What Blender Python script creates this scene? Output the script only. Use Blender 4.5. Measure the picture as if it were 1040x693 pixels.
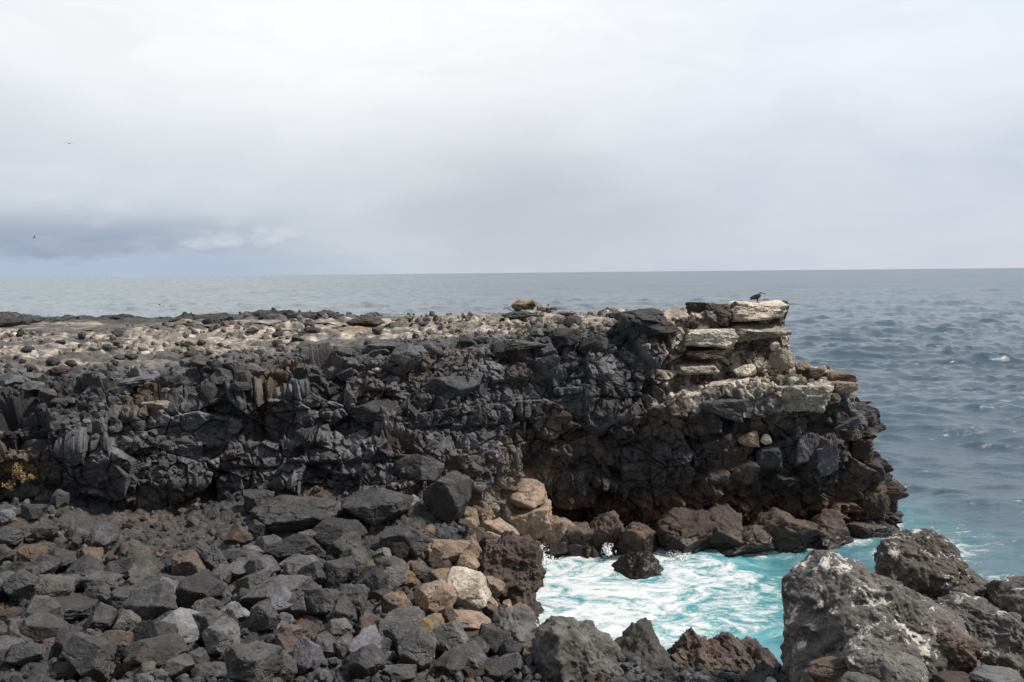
import bpy, bmesh, math, random
import numpy as np
from mathutils import Matrix, Vector

for o in list(bpy.data.objects):
    bpy.data.objects.remove(o)
SC = bpy.context.scene
COL = SC.collection
rng = np.random.default_rng(7)
random.seed(7)

# ------------------------------------------------------------------ camera
EYE = 14.0
FPX, IW, IH = 900.0, 1040.0, 693.0
PITCH = math.atan((IH / 2 - 277.0) / FPX)
ROLL = math.atan(10.0 / 1040.0)
F_ = np.array([0, math.cos(PITCH), -math.sin(PITCH)])
U0 = np.array([0, math.sin(PITCH), math.cos(PITCH)])
R0 = np.array([1.0, 0, 0])
R_ = math.cos(ROLL) * R0 - math.sin(ROLL) * U0
U_ = math.cos(ROLL) * U0 + math.sin(ROLL) * R0
EYEP = np.array([0, 0, EYE])
cam_d = bpy.data.cameras.new('camera')
cam = bpy.data.objects.new('camera', cam_d)
COL.objects.link(cam)
m = Matrix.Identity(4)
for i in range(3):
    m[i][0], m[i][1], m[i][2], m[i][3] = R_[i], U_[i], -F_[i], EYEP[i]
cam.matrix_world = m
cam_d.sensor_width = 36
cam_d.lens = FPX / IW * 36
cam_d.clip_end = 200000
cam_d.clip_start = 0.1
SC.camera = cam

# ------------------------------------------------------------------ sun + sky
SUN_AZ, SUN_EL = math.radians(92), math.radians(52)      # azimuth from +Y towards +X
sun_d = bpy.data.lights.new('sun', 'SUN')
sun_d.energy = 4.6
sun_d.angle = math.radians(6)
sun_d.color = (1.0, 0.95, 0.88)
sun = bpy.data.objects.new('sun', sun_d)
COL.objects.link(sun)
sv = Vector((math.sin(SUN_AZ) * math.cos(SUN_EL), math.cos(SUN_AZ) * math.cos(SUN_EL), math.sin(SUN_EL)))
sun.rotation_euler = sv.to_track_quat('Z', 'Y').to_euler()

world = bpy.data.worlds.new('World')
SC.world = world
world.use_nodes = True


class NT:
    """small helper for writing node graphs"""
    def __init__(self, tree):
        self.t = tree
        tree.nodes.clear()

    def n(self, typ, **kw):
        nd = self.t.nodes.new(typ)
        for k, v in kw.items():
            setattr(nd, k, v)
        return nd

    def put(self, sock, v):
        if isinstance(v, bpy.types.NodeSocket):
            self.t.links.new(v, sock)
        elif v is not None:
            if sock.type == 'RGBA' and len(v) == 3:
                v = (*v, 1)
            sock.default_value = v

    def math(self, op, a, b=None, c=None, clamp=False):
        nd = self.n('ShaderNodeMath', operation=op, use_clamp=clamp)
        for i, v in enumerate((a, b, c)):
            if v is not None:
                self.put(nd.inputs[i], v)
        return nd.outputs[0]

    def vmath(self, op, a, b=None):
        nd = self.n('ShaderNodeVectorMath', operation=op)
        self.put(nd.inputs[0], a)
        if b is not None:
            self.put(nd.inputs[1], b)
        return nd.outputs[0]

    def mix(self, fac, a, b, blend='MIX'):
        nd = self.n('ShaderNodeMix', data_type='RGBA', blend_type=blend)
        self.put(nd.inputs[0], fac)
        self.put(nd.inputs[6], a)
        self.put(nd.inputs[7], b)
        return nd.outputs[2]

    def noise(self, vec, scale, detail=6, rough=0.55, dist=0.0):
        nd = self.n('ShaderNodeTexNoise')
        self.put(nd.inputs['Vector'], vec)
        self.put(nd.inputs['Scale'], scale)
        self.put(nd.inputs['Detail'], detail)
        self.put(nd.inputs['Roughness'], rough)
        self.put(nd.inputs['Distortion'], dist)
        return nd.outputs['Fac']

    def step(self, v, lo, hi, a=0.0, b=1.0):
        nd = self.n('ShaderNodeMapRange', interpolation_type='SMOOTHSTEP')
        for i, x in enumerate((v, lo, hi, a, b)):
            self.put(nd.inputs[i], x)
        return nd.outputs[0]

    def attr(self, name, out='Fac'):
        return self.n('ShaderNodeAttribute', attribute_name=name).outputs[out]


w = NT(world.node_tree)
sky = w.n('ShaderNodeTexSky', sky_type='NISHITA', sun_disc=False)
sky.sun_elevation = SUN_EL
sky.sun_rotation = SUN_AZ
tc = w.n('ShaderNodeTexCoord')
D = tc.outputs['Generated']
sep = w.n('ShaderNodeSeparateXYZ')
w.put(sep.inputs[0], D)
dx, dy, dz = sep.outputs
az = w.math('ARCTAN2', dx, dy)
ele = w.math('ARCSINE', dz)
soft = w.noise(w.vmath('MULTIPLY', D, (2.2, 2.2, 6.0)), 1.6, 4, 0.5, 0.3)
wisp = w.noise(w.vmath('MULTIPLY', D, (5, 5, 14.0)), 2.4, 6, 0.55, 0.4)
# elevation gradient, each a cloud radiance (linear)
e1 = w.step(w.math('ADD', ele, w.math('MULTIPLY', w.math('SUBTRACT', soft, 0.5), 0.16)), 0.03, 0.27)
azr = w.step(az, -0.45, 0.5)
low = w.mix(azr, (0.56, 0.61, 0.67), (0.55, 0.595, 0.69))
high = w.mix(azr, (0.87, 0.90, 0.93), (0.80, 0.86, 0.93))
c = w.mix(e1, low, high)
# bright hazy veil, upper middle
gx = w.math('DIVIDE', w.math('ADD', az, 0.12), 0.34)
gy = w.math('DIVIDE', w.math('SUBTRACT', ele, 0.30), 0.15)
g = w.math('EXPONENT', w.math('MULTIPLY', w.math('ADD', w.math('MULTIPLY', gx, gx), w.math('MULTIPLY', gy, gy)), -1.0))
c = w.mix(w.math('MULTIPLY', g, 0.9), c, (1.0, 1.0, 1.0))
# grey cloud mass in the middle
gx = w.math('DIVIDE', w.math('ADD', az, 0.0), 0.15)
gy = w.math('DIVIDE', w.math('SUBTRACT', ele, 0.085), 0.085)
g = w.math('EXPONENT', w.math('MULTIPLY', w.math('ADD', w.math('MULTIPLY', gx, gx), w.math('MULTIPLY', gy, gy)), -1.0))
c = w.mix(w.math('MULTIPLY', g, 0.72), c, (0.46, 0.495, 0.545))
c = w.mix(w.math('MULTIPLY', w.math('SUBTRACT', soft, 0.42), 0.55), c, (1, 1, 1))
rag = w.noise(w.vmath('MULTIPLY', D, (3.4, 3.4, 9.0)), 2.0, 9, 0.62, 0.8)
c = w.mix(w.math('MULTIPLY', w.step(rag, 0.42, 0.72), 0.13), c, (0.55, 0.58, 0.63))
# blue-grey bank low on the left
el_n = w.math('ADD', ele, w.math('MULTIPLY', w.math('SUBTRACT', wisp, 0.5), 0.05))
band = w.math('MULTIPLY', w.step(az, -0.12, -0.40), w.step(el_n, 0.082, 0.040))
c = w.mix(w.math('MULTIPLY', band, w.step(wisp, 0.25, 0.7, 0.62, 1.0)), c, (0.30, 0.37, 0.50))
clear = w.math('MULTIPLY', w.step(az, 0.0, -0.42), w.step(el_n, 0.026, 0.012))
c = w.mix(w.math('MULTIPLY', clear, 0.8), c, (0.42, 0.53, 0.68))
for (pa, pe, ra, re) in ((-0.300, 0.040, 0.045, 0.011), (-0.26, 0.044, 0.03, 0.010), (-0.335, 0.034, 0.025, 0.007)):
    gx = w.math('DIVIDE', w.math('SUBTRACT', az, pa), ra)
    gy = w.math('DIVIDE', w.math('SUBTRACT', ele, pe), re)
    q = w.math('ADD', w.math('MULTIPLY', gx, gx), w.math('MULTIPLY', gy, gy))
    puff = w.noise(w.vmath('MULTIPLY', D, (30, 30, 55.0)), 1.0, 6, 0.6, 0.3)
    q = w.math('ADD', q, w.math('MULTIPLY', w.math('SUBTRACT', puff, 0.5), 3.4))
    c = w.mix(w.math('MULTIPLY', w.step(q, 1.1, -0.2), 0.55), c, (0.68, 0.71, 0.77))
# dimmed overhead and behind the viewer, cutting ambient light so shadows deepen
c = w.mix(w.step(ele, 0.35, 0.9), c, (0.52, 0.55, 0.60))
back = w.step(dy, 0.2, -0.6)
c = w.mix(w.math('MULTIPLY', back, 0.85), c, (0.33, 0.36, 0.40))
c10 = w.vmath('SCALE', c)
c10.node.inputs['Scale'].default_value = 10.0
mixed = w.mix(0.96, sky.outputs[0], c10)
bg = w.n('ShaderNodeBackground')
w.put(bg.inputs[0], mixed)
bg.inputs[1].default_value = 0.1
out = w.n('ShaderNodeOutputWorld')
w.t.links.new(bg.outputs[0], out.inputs[0])

SC.view_settings.view_transform = 'Standard'
SC.view_settings.look = 'None'
SC.view_settings.exposure = 0.07
SC.view_settings.gamma = 1.0
SC.cycles.max_bounces = 6
SC.cycles.diffuse_bounces = 3
SC.cycles.glossy_bounces = 3
SC.cycles.use_denoising = True


# ------------------------------------------------------------------ helpers
def unproj(px, py, Y):
    """world point seen at photo pixel (px, py) at world depth Y"""
    d = F_ + (px - IW / 2) / FPX * R_ - (py - IH / 2) / FPX * U_
    return EYEP + d * (Y / d[1])


def project(P):
    q = np.asarray(P, dtype=np.float64) - EYEP
    z = q @ F_
    return IW / 2 + FPX * (q @ R_) / z, IH / 2 - FPX * (q @ U_) / z, z


def hsh(ix, iy, iz, s):
    with np.errstate(over='ignore'):
        n = (ix.astype(np.uint32) * np.uint32(374761393) + iy.astype(np.uint32) * np.uint32(668265263)
             + iz.astype(np.uint32) * np.uint32(3266489917) + np.uint32((s * 2654435761) & 0xffffffff))
        n = (n ^ (n >> np.uint32(15))) * np.uint32(2246822519)
        n = (n ^ (n >> np.uint32(13))) * np.uint32(3266489917)
        return n ^ (n >> np.uint32(16))


def vnoise(P, s=0):
    """gradient-free value noise, -1..1"""
    P = np.asarray(P, dtype=np.float32)
    i = np.floor(P).astype(np.int64)
    f = P - i
    f = f * f * f * (f * (f * 6 - 15) + 10)
    r = np.zeros(len(P), np.float32)
    for a in (0, 1):
        wx = f[:, 0] if a else 1 - f[:, 0]
        for b in (0, 1):
            wy = f[:, 1] if b else 1 - f[:, 1]
            for c_ in (0, 1):
                wz = f[:, 2] if c_ else 1 - f[:, 2]
                h = hsh(i[:, 0] + a, i[:, 1] + b, i[:, 2] + c_, s)
                r += wx * wy * wz * (h.astype(np.float32) / 2147483648.0 - 1)
    return r


def fbm(P, s=0, octv=4, gain=0.5):
    P = np.asarray(P, dtype=np.float32)
    r, a, t = 0, 1.0, 0
    for k in range(octv):
        r = r + a * vnoise(P * (2.03 ** k) + 17.3 * k, s + k * 31)
        t += a
        a *= gain
    return r / t * 1.6


def worley(P, s=0):
    """F1, F2, cell hash (uint32), vector from the nearest feature point"""
    P = np.asarray(P, dtype=np.float32)
    i = np.floor(P).astype(np.int64)
    N = len(P)
    F1 = np.full(N, 9, np.float32)
    F2 = np.full(N, 9, np.float32)
    ID = np.zeros(N, np.uint32)
    V = np.zeros((N, 3), np.float32)
    for a in (-1, 0, 1):
        for b in (-1, 0, 1):
            for c_ in (-1, 0, 1):
                h = hsh(i[:, 0] + a, i[:, 1] + b, i[:, 2] + c_, s)
                d = np.empty((N, 3), np.float32)
                d[:, 0] = P[:, 0] - (i[:, 0] + a + (h & 1023).astype(np.float32) / 1024)
                d[:, 1] = P[:, 1] - (i[:, 1] + b + ((h >> np.uint32(10)) & 1023).astype(np.float32) / 1024)
                d[:, 2] = P[:, 2] - (i[:, 2] + c_ + ((h >> np.uint32(20)) & 1023).astype(np.float32) / 1024)
                r = np.sqrt((d * d).sum(1))
                m1 = r < F1
                F2 = np.where(m1, F1, np.minimum(F2, r))
                F1 = np.where(m1, r, F1)
                ID = np.where(m1, h, ID)
                V[m1] = d[m1]
    return F1, F2, ID, V


def sstep(x, a, b):
    t = np.clip((x - a) / (b - a), 0, 1)
    return t * t * (3 - 2 * t)


def blocks(P, scale, s, warp=0.35, tilt=0.8, crack=0.09, ampl=0.35, cdepth=0.35):
    """fractured-rock relief: each cell steps in or out, tilts, and is cut from its neighbours by a crack"""
    sc = np.asarray(scale, np.float32)
    q = P / sc
    q = q + warp * np.stack([vnoise(q * 1.3 + 5, s + 1), vnoise(q * 1.3 + 40, s + 2), vnoise(q * 1.3 + 80, s + 3)], 1)
    F1, F2, ID, V = worley(q, s)
    h1 = ((ID >> np.uint32(3)) & 255).astype(np.float32) / 255 - 0.5
    t = [(((ID * np.uint32(k)) >> np.uint32(24)) & 255).astype(np.float32) / 255 - 0.5 for k in (2654435761, 2246822519, 3266489917)]
    tl = (t[0] * V[:, 0] + t[1] * V[:, 1] + t[2] * V[:, 2])
    e = F2 - F1
    return ampl * (2 * h1 + tilt * 2 * tl) - cdepth * (1 - sstep(e, 0.0, crack)), ID, e


def mesh_obj(name, V, F, mat=None, smooth=False):
    me = bpy.data.meshes.new(name)
    V = np.asarray(V, np.float32)
    F = np.asarray(F, np.int32)
    k = F.shape[1]
    me.vertices.add(len(V))
    me.vertices.foreach_set('co', V.ravel())
    me.loops.add(F.size)
    me.loops.foreach_set('vertex_index', F.ravel())
    me.polygons.add(len(F))
    me.polygons.foreach_set('loop_start', np.arange(0, F.size, k, dtype=np.int32))
    me.update(calc_edges=True)
    me.polygons.foreach_set('use_smooth', np.full(len(F), smooth, dtype=bool))
    ob = bpy.data.objects.new(name, me)
    if mat:
        me.materials.append(mat)
    COL.objects.link(ob)
    return ob


def fattr(ob, name, arr):
    arr = np.asarray(arr, np.float32)
    if arr.ndim == 1:
        ob.data.attributes.new(name, 'FLOAT', 'POINT').data.foreach_set('value', arr)
    else:
        a4 = np.ones((len(arr), 4), np.float32)
        a4[:, :3] = arr
        ob.data.attributes.new(name, 'FLOAT_COLOR', 'POINT').data.foreach_set('color', a4.ravel())


def grid_faces(nr, nc):
    i = np.arange(nr * nc, dtype=np.int32).reshape(nr, nc)
    return np.stack([i[:-1, :-1], i[:-1, 1:], i[1:, 1:], i[1:, :-1]], -1).reshape(-1, 4)


def grid_normals(G):
    du = np.gradient(G, axis=1)
    dv = np.gradient(G, axis=0)
    n = np.cross(du, dv)
    return n / (np.linalg.norm(n, axis=2, keepdims=True) + 1e-9)


def tag(o, label=None, cat=None, group=None, kind=None):
    if label: o['label'] = label
    if cat: o['category'] = cat
    if group: o['group'] = group
    if kind: o['kind'] = kind
    return o


# ------------------------------------------------------------------ materials
def new_mat(name):
    mt = bpy.data.materials.new(name)
    mt.use_nodes = True
    return mt, NT(mt.node_tree)


def finish(nt, col, rough, height=None, bump=0.3, dist=0.05, spec=0.35):
    p = nt.n('ShaderNodeBsdfPrincipled')
    nt.put(p.inputs['Base Color'], col)
    nt.put(p.inputs['Roughness'], rough)
    nt.put(p.inputs['Specular IOR Level'], spec)
    if height is not None:
        b = nt.n('ShaderNodeBump')
        b.inputs['Strength'].default_value = bump
        b.inputs['Distance'].default_value = dist
        nt.put(b.inputs['Height'], height)
        nt.t.links.new(b.outputs[0], p.inputs['Normal'])
    o = nt.n('ShaderNodeOutputMaterial')
    nt.t.links.new(p.outputs[0], o.inputs[0])
    return p


def rock_nodes(nt, base, rnd=None, grain=1.0, lichen=0.35, guano=None):
    pos = nt.n('ShaderNodeNewGeometry').outputs['Position']
    if rnd is not None:
        pos = nt.vmath('ADD', pos, rnd)
    n1 = nt.noise(pos, 1.7 * grain, 7, 0.62, 0.4)
    n2 = nt.noise(pos, 9.0 * grain, 6, 0.65)
    n3 = nt.noise(pos, 42.0 * grain, 3, 0.7)
    vor = nt.n('ShaderNodeTexVoronoi')
    nt.put(vor.inputs['Vector'], pos)
    vor.inputs['Scale'].default_value = 16 * grain
    pits = nt.step(vor.outputs['Distance'], 0.0, 0.34)
    v = nt.math('MULTIPLY', nt.step(n1, 0.28, 0.72, 0.62, 1.38), nt.step(n2, 0.25, 0.75, 0.7, 1.32))
    v = nt.math('MULTIPLY', v, nt.step(n3, 0.2, 0.8, 0.75, 1.25))
    sc = nt.n('ShaderNodeVectorMath', operation='SCALE')
    nt.put(sc.inputs[0], base)
    nt.put(sc.inputs['Scale'], v)
    col = sc.outputs[0]
    # pale grey lichen and dried salt flecks
    lz = nt.noise(nt.vmath('ADD', pos, (31, 7, 3)), 3.1 * grain, 8, 0.7, 0.6)
    fl = nt.math('MULTIPLY', nt.step(lz, 0.55, 0.72), lichen)
    col = nt.mix(fl, col, (0.20, 0.20, 0.20))
    h = nt.math('ADD', nt.math('MULTIPLY', n2, 0.9), nt.math('MULTIPLY', n3, 0.30))
    h = nt.math('ADD', h, nt.math('MULTIPLY', pits, 0.35))
    h = nt.math('ADD', h, nt.math('MULTIPLY', n1, 1.1))
    return pos, col, h


def boulder_mat():
    mt, nt = new_mat('basalt_boulder')
    oi = nt.n('ShaderNodeObjectInfo')
    rv = nt.n('ShaderNodeCombineXYZ')
    for k in range(3):
        nt.put(rv.inputs[k], nt.math('MULTIPLY', oi.outputs['Random'], (53.0, 91.0, 27.0)[k]))
    pos, col, h = rock_nodes(nt, oi.outputs['Color'], rv.outputs[0])
    pz = nt.n('ShaderNodeSeparateXYZ')
    nt.put(pz.inputs[0], nt.n('ShaderNodeNewGeometry').outputs['Position'])
    wl = nt.math('ADD', pz.outputs[2], nt.math('MULTIPLY', nt.noise(pos, 1.6, 5, 0.6), 0.9))
    wet = nt.step(wl, 1.75, 1.25)                     # soaked by the swell just above the water
    col = nt.mix(nt.math('MULTIPLY', wet, 0.75), col, (0.020, 0.015, 0.013))
    finish(nt, col, nt.math('SUBTRACT', 0.82, nt.math('MULTIPLY', wet, 0.5)), h, 0.55, 0.06, 0.35)
    return mt


def terrain_mat(name, rough=0.85, lichen=0.25):
    mt, nt = new_mat(name)
    pos, col, h = rock_nodes(nt, nt.attr('tone', 'Color'), None, 1.0, lichen)
    wet = nt.attr('wet')
    finish(nt, col, nt.math('SUBTRACT', rough, nt.math('MULTIPLY', wet, 0.4)), h, 0.55, 0.07, 0.3)
    return mt


def guano_mat():
    mt, nt = new_mat('guano_streaked_basalt')
    oi = nt.n('ShaderNodeObjectInfo')
    pos, col, h = rock_nodes(nt, oi.outputs['Color'], None, 1.0, 0.35)
    nz = nt.n('ShaderNodeSeparateXYZ')
    nt.put(nz.inputs[0], nt.n('ShaderNodeNewGeometry').outputs['Normal'])
    a = nt.noise(nt.vmath('ADD', pos, (3.1, 1.7, 9.2)), 1.15, 7, 0.62, 0.7)
    fine = nt.noise(pos, 13, 5, 0.7)
    splash = nt.step(nt.math('ADD', a, nt.math('MULTIPLY', nt.math('SUBTRACT', fine, 0.5), 0.28)), 0.57, 0.615)
    splash = nt.math('MULTIPLY', splash, nt.step(nz.outputs[2], -0.1, 0.6))
    drip = nt.noise(nt.vmath('MULTIPLY', pos, (4.2, 4.2, 0.35)), 1.0, 4, 0.6, 0.2)
    drip = nt.step(nt.math('ADD', drip, nt.math('MULTIPLY', nt.math('SUBTRACT', fine, 0.5), 0.15)), 0.655, 0.70)
    drip = nt.math('MULTIPLY', drip, nt.step(a, 0.40, 0.52))
    v2 = nt.n('ShaderNodeTexVoronoi')
    nt.put(v2.inputs['Vector'], pos)
    v2.inputs['Scale'].default_value = 6.5
    h = nt.math('ADD', h, nt.math('MULTIPLY', nt.step(v2.outputs['Distance'], 0.05, 0.42), 0.9))
    gfac = nt.math('MAXIMUM', splash, nt.math('MULTIPLY', drip, 0.85))
    col = nt.mix(nt.math('MULTIPLY', gfac, 0.85), col, (0.60, 0.57, 0.52))
    finish(nt, col, 0.85, h, 0.7, 0.07, 0.25)
    return mt


def lichen_mat():
    mt, nt = new_mat('orange_lichen_basalt')
    oi = nt.n('ShaderNodeObjectInfo')
    pos, col, h = rock_nodes(nt, (0.10, 0.088, 0.075))
    a = nt.noise(nt.vmath('ADD', pos, (5, 2, 8)), 1.9, 7, 0.65, 0.5)
    col = nt.mix(nt.math('MULTIPLY', nt.step(a, 0.46, 0.62), 0.8), col, (0.26, 0.145, 0.045))
    finish(nt, col, 0.85, h, 0.6, 0.06, 0.3)
    return mt


def sea_mat():
    mt, nt = new_mat('sea_water')
    geo = nt.n('ShaderNodeNewGeometry')
    pos = geo.outputs['Position']
    foam = nt.attr('foam')
    aer = nt.attr('aerated')
    p2 = nt.vmath('MULTIPLY', pos, (0.62, 1.0, 1.0))
    f1 = nt.noise(p2, 0.70, 10, 0.68, 2.2)
    f2 = nt.noise(nt.vmath('ADD', p2, (9, 4, 0)), 2.4, 8, 0.75, 0.8)
    # lacy edges of foam
    vo = nt.n('ShaderNodeTexVoronoi', feature='DISTANCE_TO_EDGE')
    wv = nt.n('ShaderNodeTexNoise')
    nt.put(wv.inputs['Vector'], pos); wv.inputs['Scale'].default_value = 0.9; wv.inputs['Detail'].default_value = 5
    nt.put(vo.inputs['Vector'], nt.vmath('ADD', pos, nt.vmath('MULTIPLY', wv.outputs['Color'], (1.6, 1.6, 0))))
    vo.inputs['Scale'].default_value = 1.1
    lace = nt.step(vo.outputs['Distance'], 0.16, 0.0)
    pat = nt.math('ADD', nt.math('MULTIPLY', f1, 0.6), nt.math('MULTIPLY', f2, 0.4))
    th = nt.math('SUBTRACT', 0.80, nt.math('MULTIPLY', foam, 0.45))
    d = nt.math('SUBTRACT', pat, th)
    ff = nt.math('MULTIPLY', nt.step(d, -0.06, 0.10), nt.step(foam, 0.02, 0.2))
    deep = nt.mix(nt.step(nt.noise(pos, 0.012, 5, 0.6), 0.35, 0.65), (0.034, 0.066, 0.096), (0.056, 0.095, 0.128))
    turq = nt.mix(nt.step(f1, 0.3, 0.7), (0.045, 0.29, 0.34), (0.26, 0.59, 0.61))
    deep = nt.mix(nt.attr('silver_sheen'), deep, (0.20, 0.235, 0.25))  # silvery sky reflection painted into the water colour
    col = nt.mix(aer, deep, turq)
    col = nt.mix(ff, col, (0.78, 0.81, 0.82))
    rough = nt.math('ADD', nt.math('ADD', 0.17, nt.math('MULTIPLY', nt.attr('far'), 0.14)), nt.math('MULTIPLY', ff, 0.5))
    b1 = nt.noise(nt.vmath('MULTIPLY', pos, (0.6, 1.3, 1)), 1.9, 6, 0.62, 0.4)
    b2 = nt.noise(nt.vmath('MULTIPLY', pos, (0.7, 1.3, 1)), 0.16, 4, 0.6, 0.2)
    b3 = nt.noise(pos, 0.02, 3, 0.6)
    h = nt.math('ADD', nt.math('MULTIPLY', b1, 0.22), nt.math('MULTIPLY', b2, 0.6))
    h = nt.math('ADD', h, nt.math('MULTIPLY', b3, 1.0))
    h = nt.math('ADD', h, nt.math('MULTIPLY', nt.math('MULTIPLY', ff, f2), 0.35))
    finish(nt, col, rough, h, 0.55, 1.0, 0.5)
    return mt


def plain_mat(name, colr, rough=0.7, scale=20, var=0.35, bump=0.2):
    mt, nt = new_mat(name)
    tcn = nt.n('ShaderNodeTexCoord').outputs['Object']
    n1 = nt.noise(tcn, scale, 5, 0.6)
    col = nt.mix(nt.step(n1, 0.3, 0.7), tuple(x * (1 - var) for x in colr), tuple(min(1, x * (1 + var)) for x in colr))
    finish(nt, col, rough, n1, bump, 0.02, 0.3)
    return mt


M_BOULDER = boulder_mat()
M_LICHEN = lichen_mat()
M_CLIFF = terrain_mat('cliff_basalt')
M_SHORE = terrain_mat('shore_rubble')
M_GUANO = guano_mat()
M_SEA = sea_mat()

# ------------------------------------------------------------------ headland: one sheet, spine > rim > face > toe
# station: rows (px, py, Y) spine, mid, inner, rim, up, ledge_in, ledge_out, low, under, toe
ST = [
    (60,  [(-330,337,62),(-320,352,53),(-310,383,41),(-300,404,39),(-300,437,35.6),(-300,455,35.2),(-300,462,34.8),(-300,490,34.6),(-300,520,35.4),(-300,538,33.6)]),
    (150, [(-150,337,62),(-150,352,54),(-150,383,41),(-150,404,39),(-150,437,35.8),(-150,455,35.4),(-150,462,35.0),(-150,490,34.8),(-150,520,35.8),(-150,538,34)]),
    (170, [(0,335,62),(0,350,54),(0,381,41),(0,402,39),(0,436,36.1),(0,452,35.9),(0,460,35.5),(0,490,35.6),(0,520,36.6),(0,540,34.5)]),
    (170, [(130,333,62),(130,347,54),(130,371,43),(130,392,39.6),(130,424,37.2),(130,445,36.9),(130,452,36.5),(130,490,36.3),(130,522,37.5),(130,542,35.4)]),
    (180, [(260,331,62),(260,343,55),(260,359,46),(260,375,40.6),(260,403,39.0),(260,440,39),(260,448,38.4),(260,490,37.8),(260,522,38.9),(260,548,37)]),
    (100, [(400,326,62),(400,334,56),(400,347,47.5),(400,362,41.8),(400,395,40.8),(400,438,40.3),(400,452,39.3),(400,495,38.2),(400,530,38.5),(400,570,37)]),
    (90,  [(470,322,61),(470,329,56),(470,341,49),(470,357,43.2),(470,395,42.2),(470,435,41.6),(470,458,40.2),(470,500,39),(472,550,38.9),(478,592,37.5)]),
    (100, [(530,319,60),(530,325,55.5),(530,334,49.5),(530,350,44.8),(530,390,43.7),(530,440,43.3),(530,465,43.2),(530,500,44.4),(530,542,44.2),(530,568,41.9)]),
    (110, [(600,318,58),(600,322,54.5),(600,328,50),(600,340,46.2),(600,385,45),(600,430,44.5),(600,445,44.2),(600,500,45.2),(600,540,45.2),(600,566,43)]),
    (100, [(680,310,55),(680,312,53),(680,316,50),(680,326,47.2),(680,368,46.3),(680,395,46.1),(680,405,44.8),(680,480,44.5),(680,530,44.7),(680,572,43.2)]),
    (70,  [(745,306.5,52.5),(745,307.5,51.3),(745,309,49.6),(745,313,47.9),(748,352,49.2),(752,384,48.8),(752,398,44.8),(752,480,44.8),(752,535,45.1),(752,568,43.6)]),
    (90,  [(775,306.5,52),(778,307.5,51),(782,309,49.8),(785,312,48.6),(786,352,49.8),(790,383,49.4),(805,394,45.0),(810,480,45.3),(815,535,45.5),(815,564,44.2)]),
    (70,  [(778,306.5,52),(782,307.5,51.3),(790,308.5,50.3),(795,310,49.6),(795,348,49.6),(800,380,49.4),(858,388,46.7),(880,465,46.6),(893,525,46.9),(893,552,46)]),
    (40,  [(778,306.5,52),(782,307.3,51.6),(790,308,51.4),(796,309,51.2),(796,345,51.4),(802,376,51.5),(861,381,49.5),(884,450,50),(897,510,50.5),(898,535,50)]),
    (50,  [(776,306.5,52.2),(776,307,52.5),(777,307.5,52.9),(778,308,53.4),(780,340,54),(785,365,54.5),(815,375,55),(830,430,56),(838,470,57),(840,500,58)]),
    (40,  [(700,309,54),(702,310,55),(704,311,56),(706,312,57),(706,340,57.6),(708,360,58),(712,370,59),(715,420,60),(717,470,61),(718,490,62)]),
    (40,  [(600,318,58),(602,318.5,60),(604,319,62),(606,320,64),(606,345,65),(608,360,65.5),(610,370,66),(612,410,67),(614,440,68),(615,468,69)]),
    (50,  [(400,325,62),(404,322.5,68),(408,321.5,72),(412,322,76),(412,340,77),(413,352,77.5),(414,360,78),(416,390,79),(417,410,80),(418,438,82)]),
    (40,  [(260,330,62),(250,324,70),(240,322,76),(235,322.5,80),(235,340,81),(235,352,81.5),(235,360,82),(234,390,83),(232,405,84),(230,428,86)]),
    (40,  [(0,335,62),(-20,329,72),(-30,326.5,79),(-40,326,84),(-40,342,85),(-41,352,85.5),(-42,360,86),(-44,385,87),(-46,400,88),(-48,424,90)]),
    (0,   [(-330,337,62),(-370,331,72),(-390,328,79),(-400,328,85),(-400,342,86),(-402,352,86.5),(-404,360,87),(-408,385,88),(-410,400,89),(-412,424,91)]),
]
ROWN = [80, 80, 75, 70, 60, 45, 80, 60, 55]
K = np.array([[unproj(*p) for p in rows] for _, rows in ST])        # stations x rows x 3
deep = K[:, -1].copy()
deep[:, 2] = np.minimum(deep[:, 2] - 2.5, -2.5)
cen = np.array([5.0, 52.0])
dirv = deep[:, :2] - cen
deep[:, :2] += 0.4 * dirv / np.linalg.norm(dirv, axis=1, keepdims=True)
K = np.concatenate([K, deep[:, None]], 1)
ROWN.append(18)


def catmull(K, counts):
    n = len(K)
    outp = []
    for s in range(n - 1):
        p0, p1, p2, p3 = K[max(s - 1, 0)], K[s], K[s + 1], K[min(s + 2, n - 1)]
        m1, m2 = (p2 - p0) * 0.42, (p3 - p1) * 0.42
        for k in range(counts[s]):
            t = k / counts[s]
            outp.append((2*t**3-3*t**2+1)*p1 + (t**3-2*t**2+t)*m1 + (-2*t**3+3*t**2)*p2 + (t**3-t**2)*m2)
    outp.append(K[-1])
    return np.array(outp)


C1 = catmull(K, [s[0] for s in ST])                 # columns x rows x 3
rows = []
RT = []
for r in range(K.shape[1] - 1):
    for k in range(ROWN[r]):
        t = k / ROWN[r]
        rows.append(C1[:, r] * (1 - t) + C1[:, r + 1] * t)
        RT.append(r + t)
rows.append(C1[:, -1]); RT.append(K.shape[1] - 1.0)
G = np.array(rows)                                   # v x u x 3
RT = np.array(RT)
for _ in range(6):                                   # soften the profile corners
    G[1:-1] = 0.5 * G[1:-1] + 0.25 * (G[:-2] + G[2:])
NR, NC = G.shape[:2]
Nn = grid_normals(G)
for _ in range(10):
    Nn[1:-1, 1:-1] = (Nn[1:-1, 1:-1] * 2 + Nn[:-2, 1:-1] + Nn[2:, 1:-1] + Nn[1:-1, :-2] + Nn[1:-1, 2:]) / 6
Nn /= np.linalg.norm(Nn, axis=2, keepdims=True)
if Nn[RT < 1].mean(axis=(0, 1))[2] < 0:
    Nn = -Nn
P = G.reshape(-1, 3).astype(np.float32)
N0 = Nn.reshape(-1, 3)
rt = np.repeat(RT, NC)
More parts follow.
